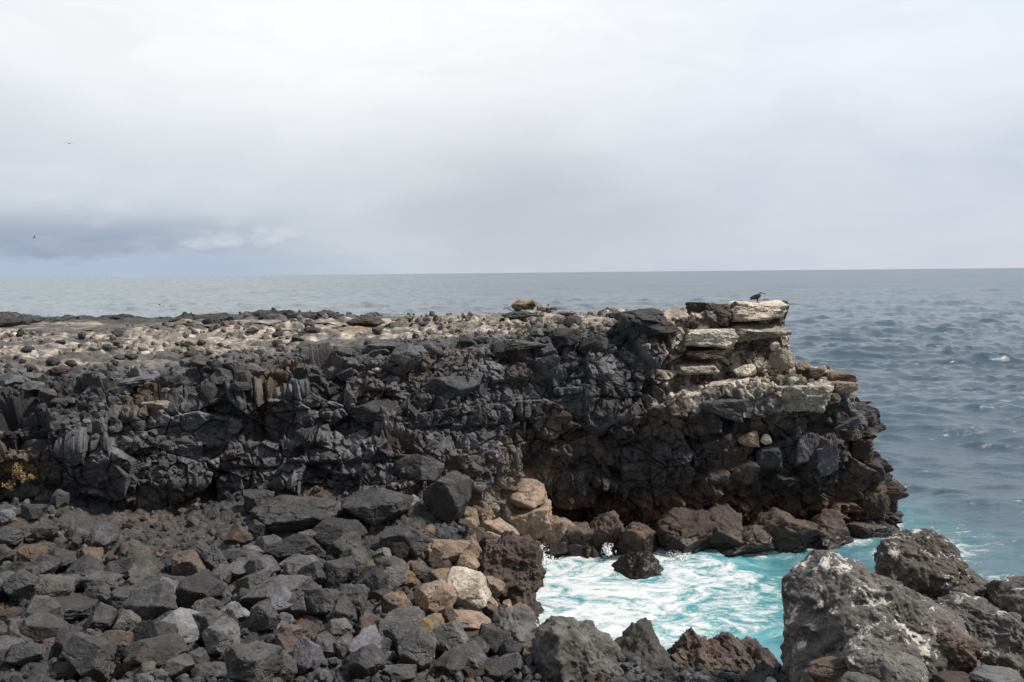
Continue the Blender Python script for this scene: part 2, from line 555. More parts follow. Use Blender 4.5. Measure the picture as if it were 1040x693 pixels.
plat = 1 - sstep(rt, 2.2, 3.2)                       # 1 on the plateau
# regions: massive jointed rock against broken rubble
reg = fbm(P * 0.16 + 3, 90, 3)
broken = sstep(reg, -0.35, 0.45)
b1, id1, e1_ = blocks(P, (2.3, 2.3, 1.9), 11, 0.07, 1.7, 0.04, 0.36, 0.05)
b2, id2, e2_ = blocks(P, (1.0, 1.0, 1.05), 23, 0.09, 1.9, 0.07, 0.22, 0.05)
b3, id3, e3_ = blocks(P, (0.42, 0.42, 0.38), 37, 0.15, 1.8, 0.14, 0.085, 0.03)
# lava beds: horizontal layers, each broken into its own blocks that step in and out
zl = P[:, 2] / 0.95 + 0.35 * vnoise(P * np.float32(0.22), 71) + 0.02 * P[:, 0]
lay = np.floor(zl)
butt = fbm(np.stack([P[:, 0] * 0.17, P[:, 1] * 0.17, P[:, 2] * 0.06], 1), 76, 3)
lf = zl - lay
F1, F2, idl, Vl = worley(np.stack([P[:, 0] / 1.5 + 7.7 * lay, P[:, 1] / 1.5, np.full(len(P), 0.5, np.float32) + 3 * lay], 1), 72)
bed = 0.42 * ((((idl >> np.uint32(4)) & 255).astype(np.float32) / 255) - 0.5) + 0.30 * vnoise(np.stack([lay * 5.3, P[:, 0] * 0.1, P[:, 1] * 0.1], 1), 73)
bed -= 0.07 * (1 - sstep(F2 - F1, 0, 0.06)) + 0.16 * (1 - sstep(np.minimum(lf, 1 - lf), 0, 0.07))
bedded = sstep(fbm(P * 0.13 + 9, 75, 2) + 0.25 * (P[:, 2] - 7) / 4, -0.5, 0.3)
# on flat ground: rounded cobbles and plates instead of cuts
def cobbles(P, sc, s, amp):
    q = P / np.float32(sc)
    q = q + 0.25 * np.stack([vnoise(q * 1.7, s + 1), vnoise(q * 1.7 + 9, s + 2), 0 * q[:, 0]], 1)
    q[:, 2] = 0.5
    F1, F2, ID, V = worley(q, s)
    h = (((ID >> np.uint32(3)) & 255).astype(np.float32) / 255)
    tx = (((ID * np.uint32(2654435761)) >> np.uint32(24)) & 255).astype(np.float32) / 255 - 0.5
    ty = (((ID * np.uint32(3266489917)) >> np.uint32(24)) & 255).astype(np.float32) / 255 - 0.5
    dome = np.sqrt(np.clip(F2 - F1, 0, 0.6) / 0.6)
    return amp * sc * (h * dome + 0.5 * (tx * V[:, 0] + ty * V[:, 1]) * dome), ID
c1, idc1 = cobbles(P, 1.9, 81, 0.26)
c2, idc2 = cobbles(P, 0.8, 82, 0.32)
c3, idc3 = cobbles(P, 0.36, 83, 0.30)
X0 = P[:, 0]
cover = sstep(fbm(P * 0.3, 85, 3), -0.15, 0.35)
disp = (1 - plat) * (b1 * (0.9 + 0.5 * (1 - broken)) + 1.0 * bedded * bed * sstep(rt, 3.1, 3.7) + b2 * (0.6 + 0.6 * broken) + b3 * (0.12 + 0.55 * broken)) \
    + plat * (1 - 0.6 * sstep(X0, 6, 9)) * (0.9 * c1 + c2 * (0.3 + 0.7 * cover) + 0.8 * c3 * (0.4 + 0.6 * cover) - 0.25)
ridged = 1 - 2 * np.abs(fbm(P * np.array([1.0, 1.0, 0.55], np.float32), 78, 4))
disp += (1 - plat) * (0.6 * butt - 0.10 * sstep(ridged, 0.55, 0.95))
ridge0 = plat * sstep(P[:, 1], 68, 74) * sstep(-P[:, 0], 14, 18)
disp += ridge0 * (-0.22 + 0.6 * c1 + 1.2 * c2 + 0.5 * np.abs(fbm(P * 0.9, 79, 4)))
disp += 0.07 * fbm(P * 1.1, 5, 4) * (1 - 0.5 * plat) + 0.035 * fbm(P * 4, 6, 3)
tipm = sstep(X0, 6.5, 9.5) * sstep(P[:, 2], 6.0, 7.5)
disp = disp * (1 - tipm) + tipm * (0.35 * b1 + 0.55 * b2 * (1 - 0.5 * plat) + 0.4 * b3 + 0.06 * fbm(P * 1.6, 7, 4) - 0.3 * plat)
disp *= 1 - 0.6 * sstep(-P[:, 2], -0.2, 1.5)
dg_ = disp.reshape(NR, NC)
for _ in range(1):
    dg_[1:-1] = 0.5 * dg_[1:-1] + 0.25 * (dg_[:-2] + dg_[2:])
    dg_[:, 1:-1] = 0.5 * dg_[:, 1:-1] + 0.25 * (dg_[:, :-2] + dg_[:, 2:])
disp = dg_.ravel() + (1 - plat) * (1 - 0.5 * tipm) * (0.10 * b3 / 0.085 * 0.6 - 0.13 * (1 - sstep(e2_, 0.0, 0.07)) - 0.14 * (1 - sstep(e1_, 0.0, 0.035)) + 0.03 * fbm(P * 4.5, 88, 3))
Pd = P + (N0 * disp[:, None]).astype(np.float32)
Gd = Pd.reshape(NR, NC, 3)
Nd = grid_normals(Gd).reshape(-1, 3)
if Nd[rt < 1].mean(axis=0)[2] < 0:
    Nd = -Nd


def cellv(ID, k=1):
    return (((ID * np.uint32(2654435761 + 2 * k)) >> np.uint32(20)) & 255).astype(np.float32) / 255


def lerp(a, b, t):
    return a + (np.asarray(b, np.float32) - a) * t[:, None]


# albedo of the headland
X, Y, Z = Pd.T
pj = project(Pd)
px_, py_ = pj[0], pj[1]
front = Y < 70
tone = np.tile(np.array([0.074, 0.073, 0.076], np.float32), (len(P), 1))
tone *= (0.45 + 0.6 * cellv(id1) + 0.7 * cellv(id2, 3) - 0.15)[:, None]
ns = fbm(P * 0.45, 41, 5)
ns2 = fbm(P * 1.6, 47, 5)
tone = lerp(tone, (0.150, 0.150, 0.158), 0.8 * sstep(cellv(id1, 7) + 0.5 * cellv(id2, 9) + 0.35 * ns, 0.85, 1.2) * (1 - plat))
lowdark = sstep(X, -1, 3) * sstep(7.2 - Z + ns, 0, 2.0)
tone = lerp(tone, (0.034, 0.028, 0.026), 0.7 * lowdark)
tone = lerp(tone, (0.098, 0.074, 0.058), 0.75 * sstep(ns, 0.05, 0.6) * (1 - plat))
# pale, guano-dusted plateau with dark broken rock near the rim on the left
pale = plat * sstep(2.15 - rt + 0.35 * ns + 0.25 * ns2 + 0.9 * sstep(X, -8, 6), 0.0, 0.5)
pc = np.array([0.29, 0.25, 0.21], np.float32) * (0.7 + 0.6 * cellv(id2, 5))[:, None]
pc = lerp(pc, (0.10, 0.09, 0.085), 0.8 * sstep(ns2 + 0.8 * (cellv(idc2, 2) - 0.5), -0.12, 0.25))
pc = pc * (0.62 + 0.75 * cellv(idc3, 6))[:, None]
streak = fbm(np.stack([P[:, 0] * 0.10, P[:, 1] * 0.45, 0 * P[:, 0]], 1), 95, 4)
pc = lerp(pc, (0.075, 0.07, 0.068), 0.85 * sstep(streak + 0.3 * ns2, 0.05, 0.4) * sstep(-X, -4, 6))
tone = tone * (1 - pale[:, None]) + pc * pale[:, None]
# far-rim ridge of dark lava
ridge = plat * sstep(Y, 68, 74) * sstep(-X, 14, 18)
tone = lerp(tone, (0.045, 0.043, 0.045), ridge * 0.85)
# sun-bleached, bird-stained rock on the seaward point
tip = sstep(X + 0.6 * ns2, 6.5, 9.5) * sstep(Z + 0.6 * ns, 6.3, 8.0)
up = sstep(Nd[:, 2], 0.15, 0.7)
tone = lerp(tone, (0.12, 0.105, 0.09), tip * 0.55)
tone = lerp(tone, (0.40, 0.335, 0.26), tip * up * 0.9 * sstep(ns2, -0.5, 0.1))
tone = lerp(tone, (0.50, 0.46, 0.41), tip * 0.8 * sstep(ns2 + 0.3 * fbm(P * 6, 8, 2), 0.28, 0.5))
# tan patch at the foot of the buttress, and reddish tidal band
pt = unproj(528, 528, 43.2)
dd = np.sqrt(((P - pt) / np.array([2.7, 3.0, 2.3])) ** 2 @ np.ones(3))
tone = lerp(tone, (0.26, 0.185, 0.13), sstep(1.25 - dd + 0.3 * ns2, 0.0, 0.5) * 0.85)
pt = unproj(485, 560, 38.5)
dd = np.sqrt(((P - pt) / np.array([2.2, 3.0, 1.6])) ** 2 @ np.ones(3))
tone = lerp(tone, (0.24, 0.175, 0.125), sstep(1.2 - dd + 0.4 * ns2, 0.0, 0.5) * 0.8)
tid = sstep(2.9 - Z + 0.8 * ns, 0, 1.2) * sstep(X, -1.5, 1.0)
tone = lerp(tone, (0.090, 0.056, 0.042), tid * 0.85)
tone = lerp(tone, (0.17, 0.11, 0.075), tid * 0.6 * sstep(ns2 + cellv(id2) - 0.5, 0.25, 0.6))
wetz = sstep(1.5 - Z + 0.3 * ns2, 0, 0.5)
tone = lerp(tone, (0.028, 0.020, 0.017), wetz * 0.8)
# yellow growth at the left
pt = unproj(20, 478, 36)
dd = np.linalg.norm((P - pt) / np.array([0.9, 1.5, 0.6]), axis=1)
tone = lerp(tone, (0.20, 0.14, 0.05), sstep(1.1 - dd + 0.6 * ns2, 0, 0.4) * 0.6)
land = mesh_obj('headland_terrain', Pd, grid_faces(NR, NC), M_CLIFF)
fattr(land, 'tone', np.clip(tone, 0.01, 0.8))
fattr(land, 'wet', wetz)
tag(land, kind='structure')

# ------------------------------------------------------------------ boulder shore (heightfield)
CP = np.array([
    (-34,38,4.3),(-34,24,4.2),(-22,36,4.2),(-15,35,4.0),(-22,28,4.0),(-12,29,3.9),(-14,22,3.9),(-6,22,3.7),(-5,28,3.5),(-7,35,3.5),
    (-4,37.5,3.9),(-2.5,36,3.1),(-1,34,2.0),(-0.3,31.5,1.7),(0,28.5,2.1),(0,24,2.7),(-1.5,40.5,2.0),(0.1,43,1.0),(-0.4,38,1.8),
    (1.4,41,-0.5),(1.3,37,-0.5),(1.8,33.5,-0.5),(5,31.3,-0.4),(9,30.3,-0.5),(13,29.5,-0.6),(4,38,-2.5),(10,38,-3),(17,38,-4),(24,42,-5),(26,32,-4),(20,47,-4),(8,46,-2),
    (4,27.5,1.7),(7.5,26,2.0),(9,22.5,3.0),(12,22,3.4),(16,22,3.0),(20,23,2.0),(26,22,1.0),(12,26.5,1.2),(17,27,-0.3),(24,27,-1.5),
    (-34,14,7),(-15,14,6.8),(0,14,6.6),(12,14,6.8),(26,14,6),(-34,4,11.6),(-10,3,12.0),(0,2.5,12.2),(10,3,12.0),(26,4,11.5),(-34,-8,12.6),(0,-8,12.6),(26,-8,12.6),
    (-5,39,4.6),(-2.5,39.5,3.6),(-9,37,4.4),(-19.5,34.4,5.4),(-16.8,34.2,4.6)], float)


def tps(r):
    return np.where(r > 1e-6, r * r * np.log(r + 1e-9), 0)


A = tps(np.linalg.norm(CP[:, None, :2] - CP[None, :, :2], axis=2))
n_ = len(CP)
Mx = np.zeros((n_ + 3, n_ + 3))
Mx[:n_, :n_] = A + 2.0 * np.eye(n_)
Mx[:n_, n_:] = np.c_[np.ones(n_), CP[:, :2]]
Mx[n_:, :n_] = Mx[:n_, n_:].T
W_ = np.linalg.solve(Mx, np.r_[CP[:, 2], 0, 0, 0])


def shore_z(x, y):
    q = np.stack([np.ravel(x), np.ravel(y)], 1)
    r = np.zeros(len(q))
    for k in range(n_):
        r += W_[k] * tps(np.hypot(q[:, 0] - CP[k, 0], q[:, 1] - CP[k, 1]))
    return (r + W_[n_] + q @ W_[n_ + 1:]).reshape(np.shape(x))


gx = np.concatenate([np.arange(-34, -20, 0.14), np.arange(-20, 16, 0.055), np.arange(16, 27, 0.14)])
gy = np.concatenate([np.arange(48, 18, -0.055), np.arange(18, -8, -0.4)])
XX, YY = np.meshgrid(gx, gy)
ZZ = shore_z(XX, YY)
S = np.stack([XX, YY, ZZ], -1).reshape(-1, 3).astype(np.float32)
q1, i1 = cobbles(S, 1.5, 51, 0.34)
q2, i2 = cobbles(S, 0.7, 53, 0.42)
q3, i3 = cobbles(S, 0.3, 57, 0.36)
smooth_apron = np.exp(-(((S[:, 0] + 15) / 6) ** 2 + ((S[:, 1] - 34.5) / 1.9) ** 2))
S[:, 2] += (q1 + q2) * (1 - 0.75 * smooth_apron) + q3 - 0.35 + 0.07 * fbm(S * 1.3, 61, 4)
ns = fbm(S * 0.5, 63, 4)
ns2 = fbm(S * 2.0, 65, 4)
st = np.array([0.055, 0.055, 0.058], np.float32) * (0.6 + 0.8 * cellv(i2))[:, None]
st = lerp(st, (0.085, 0.062, 0.046), 0.7 * sstep(ns + 0.3 * ns2, 0.15, 0.6))
st = lerp(st, (0.066, 0.060, 0.056), smooth_apron * 0.7)
och = np.exp(-(((S[:, 0] + 4.2) / 2.0) ** 2 + ((S[:, 1] - 33.5) / 3.2) ** 2))
st = lerp(st, (0.20, 0.125, 0.055), 0.75 * sstep(och + 0.35 * ns2, 0.5, 0.9))
tanp = np.exp(-(((S[:, 0] + 1.6) / 1.0) ** 2 + ((S[:, 1] - 34) / 3.5) ** 2))
st = lerp(st, (0.27, 0.20, 0.15), 0.8 * sstep(tanp + 0.3 * ns2, 0.5, 0.8))
dry = np.exp(-(((S[:, 0] - 12.6) / 1.6) ** 2 + ((S[:, 1] - 22.3) / 1.0) ** 2))
st = lerp(st, (0.26, 0.20, 0.12), sstep(dry + 0.3 * ns2, 0.35, 0.6))
wz = sstep(0.9 - S[:, 2] + 0.3 * ns2, 0, 0.5)
st = lerp(st, (0.03, 0.022, 0.019), wz * 0.85)
shore = mesh_obj('shore_ground', S, grid_faces(len(gy), len(gx)), M_SHORE)
fattr(shore, 'tone', np.clip(st, 0.01, 0.8))
fattr(shore, 'wet', wz)
tag(shore, kind='structure')

# ------------------------------------------------------------------ sea
def ocean_tile(n, L, lo, hi, seed, wdir, spread=1.2):
    r = np.random.default_rng(seed)
    k = np.fft.fftfreq(n, L / n) * 2 * np.pi
    kx, ky = np.meshgrid(k, k)
    kk = np.hypot(kx, ky)
    kk[0, 0] = 1
    lam = 2 * np.pi / kk
    ang = np.cos(np.arctan2(ky, kx) - wdir)
    amp = kk ** -1.6 * np.abs(ang) ** spread * ((lam > lo) & (lam < hi))
    z = np.fft.ifft2(amp * (r.normal(size=(n, n)) + 1j * r.normal(size=(n, n)))).real
    return z / z.std()


def sample(t, x, y, L, rot):
    n = len(t)
    c_, s_ = math.cos(rot), math.sin(rot)
    u = (x * c_ - y * s_) / L * n
    v = (x * s_ + y * c_) / L * n
    iu, iv = np.floor(u).astype(int), np.floor(v).astype(int)
    fu, fv = u - iu, v - iv
    g_ = lambda a, b: t[b % n, a % n]
    return (g_(iu, iv) * (1 - fu) * (1 - fv) + g_(iu + 1, iv) * fu * (1 - fv) + g_(iu, iv + 1) * (1 - fu) * fv + g_(iu + 1, iv + 1) * fu * fv)


tA = ocean_tile(768, 61.0, 1.3, 6.5, 1, 1.75, 4)
tB = ocean_tile(512, 173.0, 4, 26, 2, 1.75, 2)
tC = ocean_tile(512, 977.0, 18, 110, 3, 1.6, 3)
off = np.concatenate([[0.25, 0.5, 0.8], np.arange(1.1, 90, 0.35), np.arange(90.4, 400, 0.6), np.arange(400, 900, 6)])
rad = EYE * FPX / off
th = np.concatenate([np.linspace(-1.3, -0.62, 60)[:-1], np.linspace(-0.62, 0.62, 1150), np.linspace(0.62, 1.3, 60)[1:]])
RR, TT = np.meshgrid(rad, th, indexing='ij')
sx, sy = (RR * np.tan(np.clip(TT, -1.3, 1.3)) if False else RR * np.sin(TT) / np.cos(TT * 0.0)), RR * np.cos(TT)
fadeA = 1 - sstep(RR, 250, 1000)
fadeB = 1 - sstep(RR, 900, 4500)
fadeC = 1 - sstep(RR, 1200, 5000)
calm = 1 - 0.6 * np.exp(-(((sx - 5) / 9) ** 2 + ((sy - 38) / 8) ** 2))
hA, hB, hC = sample(tA, sx, sy, 61.0, 0.3), sample(tB, sx, sy, 173.0, 0.1), sample(tC, sx, sy, 977.0, 0.0)
sz = 0.135 * (hA + 0.2 * hA ** 2 - 0.2) * fadeA * (0.66 + 0.34 * sstep(RR, 55, 120)) + calm * (0.23 * (hB + 0.22 * hB ** 2 - 0.22) * fadeB + 0.32 * hC * fadeC)
cove = np.exp(-np.maximum(0, ((sx - 5) / 8.5) ** 2 + ((sy - 38) / 7.5) ** 2 - 0.55) * 2.2)
sz *= 1 - 0.55 * cove
SV = np.stack([sx, sy, sz], -1).reshape(-1, 3)
# distance to the coast
toe = G[RT == 9.0][0]
toe = toe[::6, :2]
sm = (np.abs(ZZ) < 0.12)
sp = np.stack([XX[sm], YY[sm]], 1)
sp = sp[::max(1, len(sp) // 250)]
coast = np.concatenate([toe, toe[(toe[:, 0] > 0) & (toe[:, 1] < 50)] - [0, 1.1], sp])
flat = SV[:, :2].astype(np.float32)
dist = np.full(len(flat), 99, np.float32)
nearm = np.where(flat[:, 1] < 140)[0]
for p in coast.astype(np.float32):
    q = flat[nearm] - p
    dist[nearm] = np.minimum(dist[nearm], (q * q).sum(1))
dist = np.where(dist == 99, 99, np.sqrt(dist))
cv = cove.ravel()
wisps = fbm(np.c_[flat * 0.22, np.zeros(len(flat))], 77, 3)
foam = 0.75 * np.exp(-dist / 1.3)
foam = np.maximum(foam, cv * (0.84 - 0.019 * np.clip(flat[:, 0] - 1, 0, 20) + 0.12 * wisps))
side = np.exp(-(((flat[:, 0] - 20) / 6) ** 2 + ((flat[:, 1] - 43) / 5) ** 2))
foam = np.maximum(foam, side * (0.62 + 0.2 * wisps))
side2 = np.exp(-(((flat[:, 0] - 24) / 8) ** 2 + ((flat[:, 1] - 47) / 9) ** 2))
foam = np.maximum(foam, side2 * (0.48 + 0.2 * wisps))
surf = np.exp(-(((flat[:, 0] + 33) / 4.5) ** 2 + ((flat[:, 1] - 94) / 5) ** 2))
foam = np.maximum(foam, surf * 0.9)
wash = sstep(-flat[:, 0], 5, 25) * sstep(flat[:, 1], 80, 95) * (1 - sstep(flat[:, 1], 150, 330))
foam = np.maximum(foam, wash * (0.42 + 0.2 * wisps))
# rare whitecaps out at sea
hb = (hB * fadeB).ravel()
foam = np.maximum(foam, 0.30 * sstep(hb + 0.5 * wisps, 2.4, 3.2))
aer = np.clip(cv * (1.05 - 0.062 * np.clip(flat[:, 0] - 6, 0, 30)) + 0.22 * side + 0.3 * np.exp(-dist / 2.0) * (flat[:, 1] < 60), 0, 1)
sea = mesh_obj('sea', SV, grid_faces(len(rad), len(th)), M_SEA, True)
fattr(sea, 'foam', np.clip(foam, 0, 1))
fattr(sea, 'aerated', aer)
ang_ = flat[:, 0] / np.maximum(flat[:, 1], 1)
fattr(sea, 'silver_sheen', np.clip(sstep(-ang_ + 0.12 * wisps, -0.05, 0.45) * sstep(flat[:, 1], 70, 110) * (0.75 + 0.35 * wisps), 0, 1) * 0.8)  # where the far left sea is painted paler, as if reflecting bright sky
fattr(sea, 'far', sstep(RR.ravel(), 60, 900) ** 0.7)
tag(sea, kind='structure')
#OBJECTS_HERE
tone_land = tone.copy()
# ------------------------------------------------------------------ depth of the ground under a pixel
zb = np.full((IH_ := 694, IW_ := 1041), 1e9)
for VV in (Pd, S):
    a, b, d = project(VV)
    ok = (a >= 0) & (a < 1040) & (b >= 0) & (b < 693) & (d > 1)
    np.minimum.at(zb, (b[ok].astype(int), a[ok].astype(int)), d[ok])


def ground(px, py, r=2):
    """camera-axis depth of the land at a pixel (None over open water)"""
    x, y = int(round(px)), int(round(py))
    p = zb[max(0, y - r):y + r + 1, max(0, x - r):x + r + 1]
    p = p[p < 1e8]
    return float(np.median(p)) if len(p) else None


def at_depth(px, py, z):
    d = F_ + (px - IW / 2) / FPX * R_ - (py - IH / 2) / FPX * U_
    return EYEP + d * z


# ------------------------------------------------------------------ rock shapes
def sphere_mesh(sub):
    bm = bmesh.new()
    bmesh.ops.create_icosphere(bm, subdivisions=sub, radius=1)
    bm.verts.ensure_lookup_table()
    v = np.array([x.co[:] for x in bm.verts], np.float32)
    f = np.array([[y.index for y in x.verts] for x in bm.faces], np.int32)
    bm.free()
    return v / np.linalg.norm(v, axis=1, keepdims=True), f


SPH = {k: sphere_mesh(k) for k in (2, 3, 4, 5, 6, 7)}


def rot_rand(r):
    q = r.normal(size=4)
    q /= np.linalg.norm(q)
    a, b, c_, d = q
    return np.array([[1-2*(c_*c_+d*d), 2*(b*c_-a*d), 2*(b*d+a*c_)], [2*(b*c_+a*d), 1-2*(b*b+d*d), 2*(c_*d-a*b)], [2*(b*d-a*c_), 2*(c_*d+a*b), 1-2*(b*b+c_*c_)]])


def rock_verts(seed, shape, sub, rough=1.0):
    """unit rock (half extents 1) of the given character, z up"""
    r = np.random.default_rng(seed)
    v, f = SPH[sub]
    if shape in 'sb':
        jit = 0.24 if shape == 's' else 0.17
        base = np.array([[1,0,0],[-1,0,0],[0,1,0],[0,-1,0],[0,0,1],[0,0,-1]], float) + r.normal(size=(6, 3)) * jit
        dd = np.array([1, 1, 1, 1, 0.85, 0.85]) * r.uniform(0.85, 1.05, 6)
        ex = r.normal(size=(8, 3)); ex[:, 2] *= 0.8
        n = np.r_[base, ex]; dd = np.r_[dd, r.uniform(0.92, 1.25, 8) if shape == 's' else r.uniform(1.02, 1.35, 8)]; pw = 34
    else:
        k = {'a': 12, 'r': 18, 'p': 11, 'l': 24}[shape]
        n = r.normal(size=(k, 3))
        n /= np.linalg.norm(n, axis=1, keepdims=True)
        for _ in range(14):                                   # spread the facets
            df = n[:, None] - n[None]
            ds = (df ** 2).sum(2, keepdims=True) + 0.05
            n = n + 0.03 * (df / ds ** 1.5).sum(1)
            n /= np.linalg.norm(n, axis=1, keepdims=True)
        n = n + r.normal(size=n.shape) * 0.12
        dd = r.uniform(*{'a': (0.68, 1.02), 'r': (0.85, 1.02), 'p': (0.62, 1.05), 'l': (0.8, 1.05)}[shape], k)
        pw = {'a': 44, 'r': 14, 'p': 46, 'l': 10}[shape]
    n = n / np.linalg.norm(n, axis=1, keepdims=True)
    q = np.clip(v @ n.T.astype(np.float32), 1e-3, None) / dd.astype(np.float32)
    rad_ = (q ** pw).sum(1) ** (-1.0 / pw)
    o = r.uniform(0, 50, 3).astype(np.float32)
    p = v * rad_[:, None]
    am = {'a': 0.055, 's': 0.07, 'b': 0.085, 'r': 0.075, 'p': 0.055, 'l': 0.17}[shape] * rough
    dsp = am * fbm(p * 1.7 + o, seed % 97, 4) + 0.42 * am * fbm(p * 6.5 + o, seed % 89, 4, 0.6)
    # broken notches along edges
    F1, F2, ID, V = worley(p * 2.3 + o, seed % 83)
    dsp = dsp - 0.05 * rough * (1 - sstep(F2 - F1, 0.0, 0.10)) * ((ID >> np.uint32(5)) & 3 == 0) + {'a': 0.06, 'p': 0.06}.get(shape, 0.10) * rough * (((ID & 255).astype(np.float32) / 255) - 0.5)
    p = p * (1 + dsp)[:, None]
    if shape == 'p':
        p[:, :2] *= (1.0 - 0.24 * p[:, 2:3])
    elif shape == 'a':
        p = p @ rot_rand(r).T.astype(np.float32)
    return p, f


def tilted(seed, deg):
    r = np.random.default_rng(seed + 77)
    a, b = np.radians(r.normal(0, deg, 2))
    ca, sa, cb, sb = math.cos(a), math.sin(a), math.cos(b), math.sin(b)
    return (np.array([[1,0,0],[0,ca,-sa],[0,sa,ca]]) @ np.array([[cb,0,sb],[0,1,0],[-sb,0,cb]])).astype(np.float32)


def fit(p, hx, hy, hz, yaw=0.0, tilt=None):
    if tilt is not None:
        p = p @ tilt.T
    lo, hi = p.min(0), p.max(0)
    p = (p - (lo + hi) / 2) / ((hi - lo) / 2)
    c_, s_ = math.cos(yaw), math.sin(yaw)
    p = p * np.array([hx, hy, hz])
    return np.stack([p[:, 0] * c_ - p[:, 1] * s_, p[:, 0] * s_ + p[:, 1] * c_, p[:, 2]], 1)


TONES = {
    'charcoal': (0.040, 0.039, 0.040), 'dark grey': (0.060, 0.059, 0.060), 'grey': (0.092, 0.090, 0.089), 'bluish grey': (0.100, 0.103, 0.112),
    'pale grey': (0.19, 0.19, 0.195), 'olive grey': (0.072, 0.070, 0.062), 'brown': (0.085, 0.060, 0.046), 'reddish brown': (0.070, 0.048, 0.039),
    'tan': (0.26, 0.185, 0.135), 'cream': (0.46, 0.40, 0.32), 'wet black': (0.026, 0.019, 0.016), 'ochre': (0.16, 0.105, 0.05), 'beige': (0.33, 0.285, 0.235),
    'purplish grey': (0.10, 0.092, 0.105),
}
SHAPEW = {'b': 'blocky', 'a': 'angular', 'r': 'rounded', 's': 'flat', 'p': 'peaked', 'l': 'lumpy'}
PLACED = []           # (x, y, z, radius)
MARKS = []            # (px, py, short name, zone)
NB = [0]


def rock(name, pos, half, shape, tone, seed, sub=5, yaw=0.0, mat=None, rough=1.0, tip=14):
    p, f = rock_verts(seed, shape, sub, rough)
    p = fit(p, *half, yaw, tilted(seed, tip))
    ob = mesh_obj(name, p, f, mat or (M_LICHEN if tone == 'ochre' else M_BOULDER), sub >= 6)
    ob.location = pos
    t = TONES[tone]
    j = np.random.default_rng(seed + 5).uniform(0.68, 1.5)
    if mat is None:
        t = tuple(0.84 * (0.82 * a + 0.18 * b) for a, b in zip(t, (0.050, 0.048, 0.048)))
    ob.color = (t[0] * j, t[1] * j, t[2] * j, 1)
    PLACED.append((pos[0], pos[1], pos[2], (half[0] + half[1]) / 2))
    return ob


def outline_rock(name, pts, z, thick, tone, seed, sub=7, mat=None, rough=1.0, facet=0.5, lean=0.0):
    """a boulder whose front view follows an outline measured in the photograph, given its own distance and depth"""
    r = np.random.default_rng(seed)
    pts = np.array(pts, float)
    c0 = (pts.min(0) + pts.max(0)) / 2
    s = z / FPX
    rel = (pts - c0) * s * np.array([1, -1])
    ang = np.arctan2(rel[:, 1], rel[:, 0])
    o = np.argsort(ang)
    an, rd = ang[o], np.hypot(rel[o, 0], rel[o, 1])
    v, f = SPH[sub]
    th_ = np.arctan2(v[:, 2], v[:, 0])
    R = np.interp(th_, np.r_[an - 2 * np.pi, an, an + 2 * np.pi], np.r_[rd, rd, rd])
    k = 18
    n = r.normal(size=(k, 3)); n /= np.linalg.norm(n, axis=1, keepdims=True)
    q = np.clip(v @ n.T.astype(np.float32), 1e-3, None) / r.uniform(0.70, 1.05, k).astype(np.float32)
    fac = np.minimum((q ** 26).sum(1) ** (-1 / 26.0), 1.3)
    edge = np.abs(v[:, 1]) ** 0.35                                 # keep the silhouette, facet the front
    fac = 1 + facet * (fac - 1) * edge
    sh = np.hypot(v[:, 0], v[:, 2]) ** 0.8
    p = np.stack([np.cos(th_) * R * sh, thick * v[:, 1] + lean * np.sin(th_) * R * sh, np.sin(th_) * R * sh], 1) * fac[:, None]
    p = p.astype(np.float32)
    nn = v
    off3 = r.uniform(0, 40, 3).astype(np.float32)
    rg = lambda f_, k: 1 - 2 * np.abs(fbm(p * f_ + off3, seed + k, 3))
    d = 0.16 * fbm(p * 0.8 + off3, seed, 4) + 0.13 * rg(0.9, 41) + 0.06 * rg(2.3, 42) + 0.05 * rg(4.2, 43) * sstep(fbm(p * 0.9 + off3, seed + 50, 2), -0.3, 0.3) + 0.05 * fbm(p * 3.4 + off3, seed + 3, 5, 0.62) + 0.022 * fbm(p * 11 + off3, seed + 4, 3, 0.7) - 0.1
    pw_ = p * 1.1 + off3 + 0.35 * np.stack([fbm(p * 1.5 + 3, seed + 20, 3), fbm(p * 1.5 + 13, seed + 21, 3), fbm(p * 1.5 + 23, seed + 22, 3)], 1)
    F1, F2, ID, V = worley(pw_, seed + 9)
    d += 0.16 * ((ID & 255).astype(np.float32) / 255 - 0.5) * sstep(F2 - F1, 0, 0.35)
    F1, F2, ID, V = worley(p * 4.0 + off3, seed + 11)
    d -= 0.075 * (1 - sstep(F1, 0.05, 0.33)) * ((ID >> np.uint32(4)) % 3 == 0) * sstep(fbm(p * 0.8 + off3, seed + 31, 2), -0.1, 0.3)         # gas pockets
    p = p * 0.955 + nn * (d * rough * 0.8)[:, None]
    pos = at_depth(c0[0], c0[1], z)
    ob = mesh_obj(name, p, f, mat or M_BOULDER, True)
    ob.location = pos
    t = TONES[tone]
    ob.color = (*t, 1)
    PLACED.append((pos[0], pos[1], pos[2], float(np.abs(p[:, 0]).max())))
    return ob


